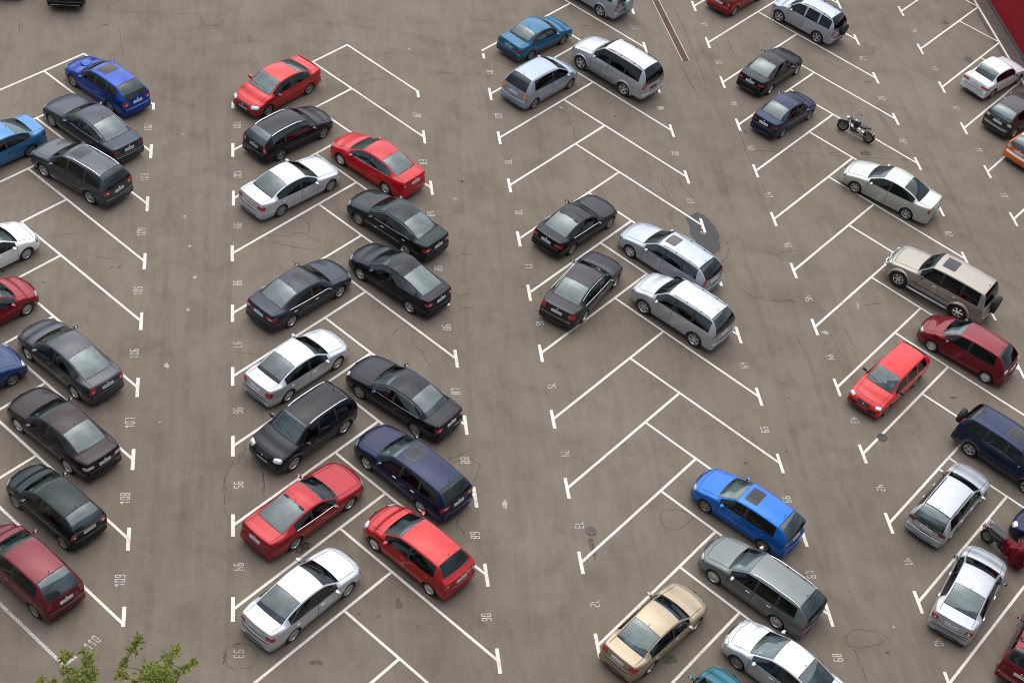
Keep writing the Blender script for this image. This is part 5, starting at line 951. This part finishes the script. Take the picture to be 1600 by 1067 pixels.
C('crv', 'suv', 'suv', P_NAVY, 'navy blue off-roader with black spare wheel and tall amber topped lamps, at the right edge', L=4.45, W=1.78, H=1.68, wb=2.62, fo=.85, spare=RUBBER, spy=-.1, rim=R5, tl=(1.08, .14, .58), tla=30, tlw2=AMBER, sun=(2.3, .55), gs='M', gr='T', wr=.34, rwip=0, sill=P_MIST, sillj=4)
C('nexia', 'station_wagon', 'wagon', P_SILV, 'silver wagon with thin black roof rails in bay 41', L=4.5, W=1.69, H=1.46, wb=2.52, fo=.88, xc=1.22, rails=BLACK, rlift=.03, gr='R', gs='M', gw='M', tl=(.84, .24, .16), tlm=DREDLENS, tlw=0, rim=R5, bump=CHROME, bumph=.01, bumpzc=.55)
C('mondeo', 'sedan', 'sedan', P_SILV, 'silver grey saloon with round-cornered red lamps in bay 40 beside the covered motorcycle', L=4.49, W=1.78, H=1.46, wb=2.64, fo=.88, xc=1.15, xr1=1.9, gr='R', gw='M', gs='M', tl=(.84, .26, .16), tlw2=CLEARL, bump=BLACK, bumph=.03, bumpzc=.52, rim=R5, mm=BLACK, hm=CHROME, zt=1.07)
C('navyedge', 'hatchback', 'hatch', P_NAVY, 'navy blue car at the right edge with bright headlamp next to the red cover', L=4.2, W=1.72, H=1.46, wb=2.6, rim=R5, hlm=CLEARL, hl=(.34, .24), gw='M')
C('niva', 'suv', 'suv', P_DRED2, 'crimson boxy off-roader with roof bars and chrome bumper at the lower right corner', L=3.75, W=1.68, H=1.62, wb=2.2, fo=.72, sq=.8, yr=.78, xc=1.10, xr1=1.55, xr2=3.15, xt=3.50, dlo2=3.2, bp=2.02, cp=2.8, nd=2, bump=CHROME, bumph=.09, bumpzc=.56, gr='R', tl=(.82, .12, .2), tlm=DREDLENS, rim=R5D, wr=.34, zc=1.06, zt=1.12, tlw=0, ln=.05, plz=.84, trim=2, extra=lambda p, rt, made, proj, patch, rrect, ribbonp, X, bm: roof_bars(rt, p, X))
# -- right block
C('ladaw', 'sedan', 'sedan', P_WHITE2, 'white boxy old saloon with chrome bumper and wide lamps in bay 12', L=4.13, W=1.62, H=1.44, wb=2.50, fo=.70, sq=.9, yr=.76, xc=1.25, xr1=1.85, xr2=2.95, xt=3.35, dlo2=3.20, bp=2.22, zt=1.0, wr=.29, bump=CHROME, bumph=.06, bumpzc=.46, tl=(.80, .40, .13), tlm=REDLENS, tlw2=AMBER, rim=R5D, gr='R', gs='M', gw='M', ln=.1, mm=BLACK)
C('greyhatch', 'hatchback', 'hatch', P_MGREY, 'maroon grey hatchback with chrome bumper band, cut by the right edge in bay 11', L=4.2, W=1.72, H=1.48, wb=2.6, tl=(.90, .20, .16), tlm=CLEARL, tlw=0, bump=CHROME, bumph=.07, bumpzc=.56, gr='R', gs='T', rim=R9)
P_OR = paint('orange', (.75, .17, .02), 'solid')
C('orange', 'hatchback', 'hatch', P_OR, 'orange and white hatchback cut by the right edge in bay 10', L=4.1, W=1.70, H=1.46, wb=2.5, roofmat=P_WHITE, bump=P_WHITE, bumph=.10, bumpzc=.62, tl=(.88, .18, .20), tlm=CLEARL, gr='M', rim=R5)
C('jeep', 'suv', 'suv', P_BLACK, 'black off-roader with silver bumper trim, only its foot showing at the top left', L=4.5, W=1.78, H=1.65, wb=2.6, bump=CHROME, bumph=.04, bumpzc=.40)
C('darkcar', 'sedan', 'sedan', P_BLACK2, 'dark saloon at the top left corner, left of the black off-roader', L=4.5, W=1.75, H=1.42, wb=2.6)

# ------------------------------------------------------------------ motorcycle
MBLK = simple('bike_black', (.012, .012, .014), .2, .1, 1.); LEATH = simple('seat_leather', (.025, .025, .028), .5); ENG = simple('engine_metal', (.10, .10, .105), .4, .7)
def motorcycle():
    fx, fy, bx, by = MOTO; h = math.atan2(fy - by, fx - bx)
    rt = root('motorcycle', 'black cruiser motorcycle with chrome engine standing on a bay line near numeral 26', 'motorcycle', ((fx + bx) / 2, (fy + by) / 2, 0), h)
    wb = math.hypot(fx - bx, fy - by) ; f = .76; ln = Matrix.Rotation(math.radians(-6), 3, 'X')
    def wheel(x, R, T):
        w, r, _ = wheel_mesh(R, T, .66, ALLOYD, 7)
        o = bpy.data.objects.new('wheel', w.data); COL.objects.link(o); o.parent = rt; o.location = (x, 0, R); k = bpy.data.objects.new('rim', r.data); COL.objects.link(k); k.parent = o; return o
    wf = wheel(f + .02, .33, .12); wf.rotation_euler = (0, 0, .25); wr_ = wheel(-f, .32, .17)
    def fender(x, R, w, a0, a1, nme):
        V = []; F = []; m = 11
        for i in range(m):
            t = math.radians(a0 + (a1 - a0) * i / (m - 1))
            for k, (dy, dr) in enumerate(((-w / 2, -.03), (-w * .4, .01), (0, .03), (w * .4, .01), (w / 2, -.03))): V.append((x + (R + .03 + dr) * math.cos(t), dy, R + (R + .03 + dr) * math.sin(t)))
        for i in range(m - 1):
            for k in range(4): F.append((5 * i + k, 5 * i + k + 1, 5 * i + 6 + k, 5 * i + 5 + k))
        return mesh_obj(nme, V, F, MBLK, rt, None, 60)
    fender(f + .02, .33, .15, 20, 140, 'front_mudguard'); fender(-f, .32, .22, 30, 175, 'rear_mudguard')
    mb = MB()
    for s in (-1, 1): mb.tube([(f + .02, s * .09, .33), (f - .28, s * .09, 1.0)], .022, MBLK, 8)
    mb.obj('fork', rt, 60)
    mb = MB(); mb.tube([(f - .62, -.44, 1.10), (f - .48, -.34, 1.14), (f - .33, -.13, 1.06), (f - .28, 0, 1.02), (f - .33, .13, 1.06), (f - .48, .34, 1.14), (f - .62, .44, 1.10)], .014, ENG, 8)
    for s in (-1, 1): mb.tube([(f - .58, s * .41, 1.115), (f - .68, s * .47, 1.09)], .022, BLACK, 8)
    hb = mb.obj('handlebar', rt, 60)
    for s in (-1, 1):
        mb = MB(); mb.tube([(f - .5, s * .36, 1.13), (f - .46, s * .42, 1.30)], .007, CHROME, 6); mb.rbox((f - .46, s * .45, 1.33), (.03, .13, .07), CHROME); mb.obj('mirror', hb, 60)
    mb = MB(); mb.lathe([(0, .11), (.085, .10), (.095, .06), (.07, -.05), (0, -.09)], CHROME, 16, c=(f - .14, 0, .88), axis='x'); hl = mb.obj('headlamp', rt, 60)
    mb = MB(); mb.lathe([(0, .118), (.075, .108)], CLEARL, 16, c=(f - .14, 0, .88), axis='x'); mb.obj('lens', hl, 60)
    mb = MB(); mb.rbox((.18, 0, .86), (.58, .28, .26), MBLK, Matrix.Rotation(.12, 3, 'Y'), 4, .7); mb.lathe([(0, .02), (.04, .015), (.045, 0)], CHROME, 12, c=(.20, 0, .985), axis='z'); mb.obj('fuel_tank', rt, 60)
    mb = MB(); mb.rbox((-.26, 0, .76), (.50, .30, .14), LEATH, None, 4, .6); mb.rbox((-.58, 0, .84), (.34, .22, .10), LEATH, Matrix.Rotation(.1, 3, 'Y'), 4, .6); mb.obj('seat', rt, 60)
    mb = MB()
    mb.rbox((.05, 0, .40), (.50, .28, .26), MBLK); 
    for a in (.42, -.42):
        R_ = Matrix.Rotation(a, 3, 'Y')
        for k in range(6): mb.rbox(Vector((.08, 0, .50)) + R_ @ Vector((0, 0, .06 + .035 * k)), (.17, .22, .018), ENG, R_)
        mb.rbox(Vector((.08, 0, .50)) + R_ @ Vector((0, 0, .29)), (.16, .2, .05), ENG, R_)
    mb.lathe([(0, .20), (.10, .195), (.125, .17), (.13, .12)], MBLK, 20, c=(-.10, .0, .46)); mb.lathe([(0, -.20), (.10, -.195), (.125, -.17), (.13, -.12)], CHROME, 20, c=(-.10, .0, .46))
    mb.lathe([(0, .23), (.11, .225), (.135, .19), (.13, .12)], simple('polished_cover', (.8, .76, .74), .25, .6), 22, c=(-.16, 0, .58))
    mb.obj('engine', rt, 50)
    mb = MB()
    for dz, dx in ((0, 0), (.09, -.02)): mb.tube([(.30, .13, .50 + dz * .3), (.32, .19, .34 + dz), (.0, .21, .27 + dz), (-.30 + dx, .21, .27 + dz)], .022, ENG, 8); mb.tube([(-.28 + dx, .21, .27 + dz), (-.70 + dx, .21, .30 + dz)], .034, ENG, 10)
    mb.obj('exhaust', rt, 60)
    mb = MB(); mb.tube([(f - .30, 0, .96), (.42, 0, .60), (.34, 0, .28), (-.25, 0, .26), (-.62, 0, .56), (-.30, 0, .72), (.35, 0, .82)], .022, MBLK, 8)
    for s in (-1, 1): mb.tube([(-.2, s * .11, .32), (-f, s * .11, .32)], .02, MBLK, 6); mb.tube([(-f + .04, s * .13, .35), (-f + .18, s * .13, .68)], .026, CHROME, 8)
    mb.obj('frame', rt, 60)
    mb = MB(); mb.rbox((-f - .28, 0, .62), (.06, .14, .07), REDLENS); 
    mb.obj('tail_lamp', rt, 60)
    for s in (-1, 1):
        mb = MB(); mb.rbox((-f - .20, s * .17, .63), (.07, .07, .07), AMBER, None, 3, .9); mb.tube([(-f - .2, 0, .63), (-f - .2, s * .15, .63)], .01, CHROME, 6); mb.obj('indicator', rt, 60)
    mb = MB(); mb.box((-f - .33, 0, .50), (.01, .2, .14), PLATEM); mb.obj('number_plate', rt, None)
    mb = MB(); mb.tube([(.05, .14, .26), (.0, .36, .01)], .012, CHROME, 6); mb.obj('side_stand', rt, 60)
    for c in rt.children: pass
    rt.rotation_euler = (math.radians(3), 0, h); rt.scale = (.92, .92, .92)
motorcycle()
def scooter():
    x0, y0, x1, y1 = SCOOT; h = math.atan2(y0 - y1, x0 - x1)     # front at the lower right, seat at upper left
    cx, cy = (x0 + x1) / 2, (y0 + y1) / 2
    rt = root('motorcycle', 'black motorcycle half hidden under a crimson cover in front of the silver grey saloon', 'motorcycle', (cx, cy, 0), h)
    hw = .72
    def wheel(x, R, T):
        w, r, _ = wheel_mesh(R, T, .62, ALLOYD, 7); o = bpy.data.objects.new('wheel', w.data); COL.objects.link(o); o.parent = rt; o.location = (x, 0, R); k = bpy.data.objects.new('rim', r.data); COL.objects.link(k); k.parent = o
    wheel(hw, .30, .14); wheel(-hw, .30, .12)
    mb = MB(); mb.rbox((.42, 0, .80), (.98, .36, .20), LEATH, None, 5, .7); mb.obj('seat', rt, 60)
    mb = MB(); mb.rbox((.40, 0, .58), (.92, .40, .34), MBLK, None, 5, .6); mb.rbox((-.1, 0, .36), (.8, .32, .24), MBLK, None, 4, .6); mb.rbox((hw + .08, 0, .62), (.5, .18, .08), MBLK, Matrix.Rotation(-.25, 3, 'Y'), 4, .7)
    mb.obj('body', rt, 60)
    mb = MB(); mb.tube([(.78, -.15, .86), (1.0, -.14, .93), (1.06, 0, .94), (1.0, .14, .93), (.78, .15, .86)], .016, CHROME, 8); mb.tube([(1.0, -.14, .93), (.95, 0, .92), (1.0, .14, .93)], .012, CHROME, 6); mb.obj('grab_rail', rt, 60)
    mb = MB(); mb.rbox((hw + .32, 0, .66), (.06, .2, .09), REDLENS); mb.obj('tail_lamp', rt, 60)
    for s in (-1, 1): 
        mb = MB(); mb.rbox((hw + .22, s * .18, .66), (.06, .08, .06), AMBER, None, 3, .9); mb.obj('indicator', rt, 60)
    mb = MB()
    for s in (-1, 1): mb.tube([(-hw, s * .09, .30), (-hw + .22, s * .09, .95)], .022, CHROME, 8)
    mb.tube([(-hw + .10, -.36, 1.08), (-hw + .22, 0, 1.0), (-hw + .10, .36, 1.08)], .014, BLACK, 8)
    mb.obj('fork', rt, 60)
    mb = MB(); mb.tube([(.2, -.22, .30), (.95, -.24, .34)], .05, CHROME, 10); mb.obj('exhaust', rt, 60)
    # draped cover: a fold-ridged cloth over the front half
    m, N, L, bs = nm('crimson_cloth'); tc = N.new('ShaderNodeTexCoord').outputs['Object']; n1 = noise(N, L, 6, 4, .6, tc)
    L.new(ramp(N, L, n1.outputs[0], [(.3, (.115, .003, .010)), (.7, (.155, .005, .014))]).outputs[0], bs.inputs['Base Color']); bs.inputs['Roughness'].default_value = .6; bs.inputs['Specular IOR Level'].default_value = .2
    nu, nv = 34, 40; V = []; F = []
    for i in range(nu + 1):
        s = i / nu; x = .12 - 1.02 * s
        top = .88 + .30 * math.exp(-((s - .72) / .20) ** 2) ; wid = .20 + .30 * math.exp(-((s - .72) / .26) ** 2)
        endf = max(0, (s - .9) / .1)
        for j in range(nv + 1):
            t = -1 + 2 * j / nv; a = abs(t)
            if a < .35: y = wid * .75 * a / .35; z = top - .06 * (a / .35) ** 2
            else:
                q = (a - .35) / .65; y = wid * (.75 + .12 * q); z = top - .06 - (top - .34) * q
            fold = .05 * math.sin(17 * s + 2.5 * t + 1.2 * math.sin(7 * s)) * min(1, a * 1.6) + .025 * math.sin(31 * s + 4 * t)
            z -= endf * .16
            V.append((x - .05 * math.sin(9 * t) * s, math.copysign(y + fold, t) if a > .02 else 0, z + .02 * math.sin(11 * s + 3 * t)))
    for i in range(nu):
        for j in range(nv): k = i * (nv + 1) + j; F.append((k, k + 1, k + nv + 2, k + nv + 1))
    k = len(V); base = nu * (nv + 1)      # hanging front
    for r_ in range(1, 9):
        for j in range(nv + 1):
            v = V[base + j]; V.append((v[0] - .05 * r_ / 2 * .5 - .03 * math.sin(j * .9 + r_ * .3), v[1] * (1 - .03 * r_), max(.30, v[2] - (v[2] - .36) * r_ / 8)))
    for r_ in range(8):
        for j in range(nv):
            a = base + j if r_ == 0 else k + (r_ - 1) * (nv + 1) + j; b = k + r_ * (nv + 1) + j; F.append((a, a + 1, b + 1, b))
    o = mesh_obj('dust_cover', V, F, m, None, None, 60); o.location = (cx, cy, 0); o.rotation_euler = (0, 0, h)
    sol = o.modifiers.new('thick', 'SOLIDIFY'); sol.thickness = .006
    o['label'] = 'crimson cloth cover draped over the front of the motorcycle by the right edge'; o['category'] = 'cover'
scooter()
# ------------------------------------------------------------------ tree at the lower left
def tree():
    bark = simple('bark', (.09, .07, .05), .9)
    m, N, L, bs = nm('leaf'); oi = N.new('ShaderNodeTexCoord').outputs['Object']; n1 = noise(N, L, .9, 3, .6, oi); n2 = noise(N, L, 9, 2, .6, oi)
    c = mixc(N, L, n2.outputs[0], ramp(N, L, n1.outputs[0], [(.35, (.10, .165, .013)), (.65, (.21, .23, .02))]).outputs[0], (.22, .24, .03))
    L.new(c, bs.inputs['Base Color']); bs.inputs['Roughness'].default_value = .5; bs.inputs['Transmission Weight'].default_value = 0.
    tl = N.new('ShaderNodeBsdfTranslucent'); L.new(c, tl.inputs[0]); mx = N.new('ShaderNodeMixShader'); mx.inputs[0].default_value = .35
    L.new(bs.outputs[0], mx.inputs[1]); L.new(tl.outputs[0], mx.inputs[2]); L.new(mx.outputs[0], N['Material Output'].inputs[0])
    R = random.Random(4); T = [(Vector(t[:3]), t[3]) for t in TREE]
    c0 = sum((t for t, _ in T), Vector()) / len(T); base = Vector((c0.x + .3, c0.y - 3.2, 0))
    rt = root('tree', 'young broadleaf tree whose leafy yellow green shoot tips reach into the lower left', 'tree', base)
    mb = MB(); mb.tube([Vector((0, 0, 0)), Vector((.05, .05, 3)), Vector((-.05, 0, 7)), Vector((0, 0, 11)), Vector((.1, .1, 14)), Vector((0, .2, 16.5))], [.24, .2, .17, .13, .08, .03], bark, 10)
    V = []; F = []
    def leaf(p, sz):
        d = Vector((R.gauss(0, 1), R.gauss(0, 1), R.gauss(.15, .6))).normalized(); n = Vector((R.gauss(0, .6), R.gauss(0, .6), 1)).normalized(); s = d.cross(n).normalized(); n2_ = s.cross(d)
        k = len(V); V.extend([tuple(p), tuple(p + d * sz * .5 + s * sz * .24 + n2_ * sz * .05), tuple(p + d * sz), tuple(p + d * sz * .5 - s * sz * .24 + n2_ * sz * .05)]); F.append((k, k + 1, k + 2)); F.append((k, k + 2, k + 3))
    pts = [(t - base, r) for t, r in T]
    for t, r in pts:      # each tuft hangs on a twig that runs down to the limb below it
        low = [q for q, _ in pts if q.y < t.y - .08]
        nb = min(low, key=lambda q: (q - t).length) if low else Vector((t.x * .5, t.y - 1.2, t.z - 1.6))
        if (nb - t).length > .9: nb = Vector((t.x * .8, t.y - 1.3, t.z - 1.3))
        mb.tube([nb, nb.lerp(t, .5) + Vector((0, 0, .02)), t], [.012, .008, .003], bark, 4)
        for q in range(int(26 + 2200 * r * r)):
            o_ = Vector((R.gauss(0, 1), R.gauss(0, 1), R.gauss(0, .8))) * r * .55; leaf(t + o_, R.uniform(.06, .115))
    for k in range(44):
        a = R.uniform(0, 6.28); r = R.uniform(.4, 2.4); t = Vector((r * math.cos(a), -abs(r * math.sin(a)) * .8 - .2, R.uniform(12, 16.2)))
        mb.tube([Vector((0, 0, max(8, t.z - 3.5))), t * .6 + Vector((0, 0, t.z * .37)), t], [.05, .025, .006], bark, 5)
        for q in range(120): leaf(t + Vector((R.gauss(0, .4), R.gauss(0, .4), R.gauss(-.3, .4))), R.uniform(.07, .12))
    mb.obj('trunk', rt, 60); mesh_obj('crown', V, F, m, rt)
tree()
# ------------------------------------------------------------------ unseen block the view is taken from, added to darken reflections and near sides
def shading_tower():
    rt = root('unseen_shading_block', 'unseen plain grey block behind the camera, added to shade the near side of the car park', 'building', (-8, -61, 0))
    fc = simple('facade_render', (.22, .21, .19), .85); fg = simple('facade_glass', (.03, .035, .04), .15)
    mb = MB(); mb.box((0, 0, 25), (110, 30, 50), fc); mb.obj('wall', rt, None)
    mb = MB(); mb.box((0, 0, 50.3), (111, 31, .6), simple('roof_felt', (.06, .06, .06), .9)); mb.obj('roof', rt, None)
    for k in range(16):
        mb = MB(); mb.box((0, 15.02, 3.2 + 3 * k), (104, .08, 1.5), fg)
        mb.obj('window_band', rt, None)
shading_tower()
# ------------------------------------------------------------------ light, sky, camera
w = bpy.data.worlds.new('World'); scene.world = w; w.use_nodes = True; N = w.node_tree.nodes; L = w.node_tree.links
bg = N['Background']; sky = N.new('ShaderNodeTexSky'); sky.sky_type = 'NISHITA'; sky.sun_disc = False
SUN_EL, SUN_AZ = math.radians(60), math.radians(4)
sky.sun_elevation = SUN_EL; sky.sun_rotation = SUN_AZ; sky.air_density = 1.; sky.dust_density = 1.2; sky.ozone_density = 1.
hs_ = N.new('ShaderNodeHueSaturation'); hs_.inputs['Saturation'].default_value = .36; L.new(sky.outputs[0], hs_.inputs['Color'])
tcw = N.new('ShaderNodeTexCoord').outputs['Generated']; mpw = N.new('ShaderNodeMapping'); mpw.inputs['Scale'].default_value = (1, 1, 1.6); L.new(tcw, mpw.inputs[0])
cn = noise(N, L, 2.2, 3, .5, mpw.outputs[0], .4)
cl = ramp(N, L, cn.outputs[0], [(.34, (.55, .58, .62)), (.64, (1.35, 1.35, 1.35))])
sz = N.new('ShaderNodeSeparateXYZ'); L.new(tcw, sz.inputs[0])
ov = ramp(N, L, sz.outputs[2], [(.0, (.30, .30, .31)), (.18, (.48, .48, .49)), (.55, (1.0, 1.0, 1.0)), (1., (1.35, 1.35, 1.34))])     # overcast: darker towards the horizon
skc = mixc(N, L, 1., hs_.outputs[0], cl.outputs[0], 'MULTIPLY')
L.new(mixc(N, L, 1., skc, ov.outputs[0], 'MULTIPLY'), bg.inputs[0]); bg.inputs[1].default_value = .13
sd = bpy.data.lights.new('sun', 'SUN'); sd.energy = 1.15; sd.angle = math.radians(88); sd.color = (1, .98, .955)
so = bpy.data.objects.new('sun', sd); COL.objects.link(so)
dirv = Vector((math.sin(SUN_AZ) * math.cos(SUN_EL), math.cos(SUN_AZ) * math.cos(SUN_EL), math.sin(SUN_EL)))
so.rotation_euler = dirv.to_track_quat('Z', 'Y').to_euler()
cam = bpy.data.cameras.new('camera'); co = bpy.data.objects.new('camera', cam); COL.objects.link(co); scene.camera = co
cam.lens = 54.; cam.sensor_width = 36.; cam.clip_end = 2000; cam.clip_start = .5
Rv = Vector((0.98102, -0.12622, 0.14719)); Uv = Vector((-0.01537, 0.70607, 0.70798)); Bv = Rv.cross(Uv)
co.matrix_world = Matrix(((Rv.x, Uv.x, Bv.x, -12.12), (Rv.y, Uv.y, Bv.y, -43.70), (Rv.z, Uv.z, Bv.z, 43.315), (0, 0, 0, 1)))
scene.view_settings.view_transform = 'Standard'; scene.view_settings.look = 'None'; scene.view_settings.exposure = .92; scene.view_settings.gamma = 1.
scene.render.resolution_x = 1024; scene.render.resolution_y = 682
scene.render.engine = 'CYCLES'; scene.cycles.filter_width = 1.05; scene.cycles.max_bounces = 10; scene.cycles.transparent_max_bounces = 12; scene.cycles.diffuse_bounces = 3; scene.cycles.glossy_bounces = 4
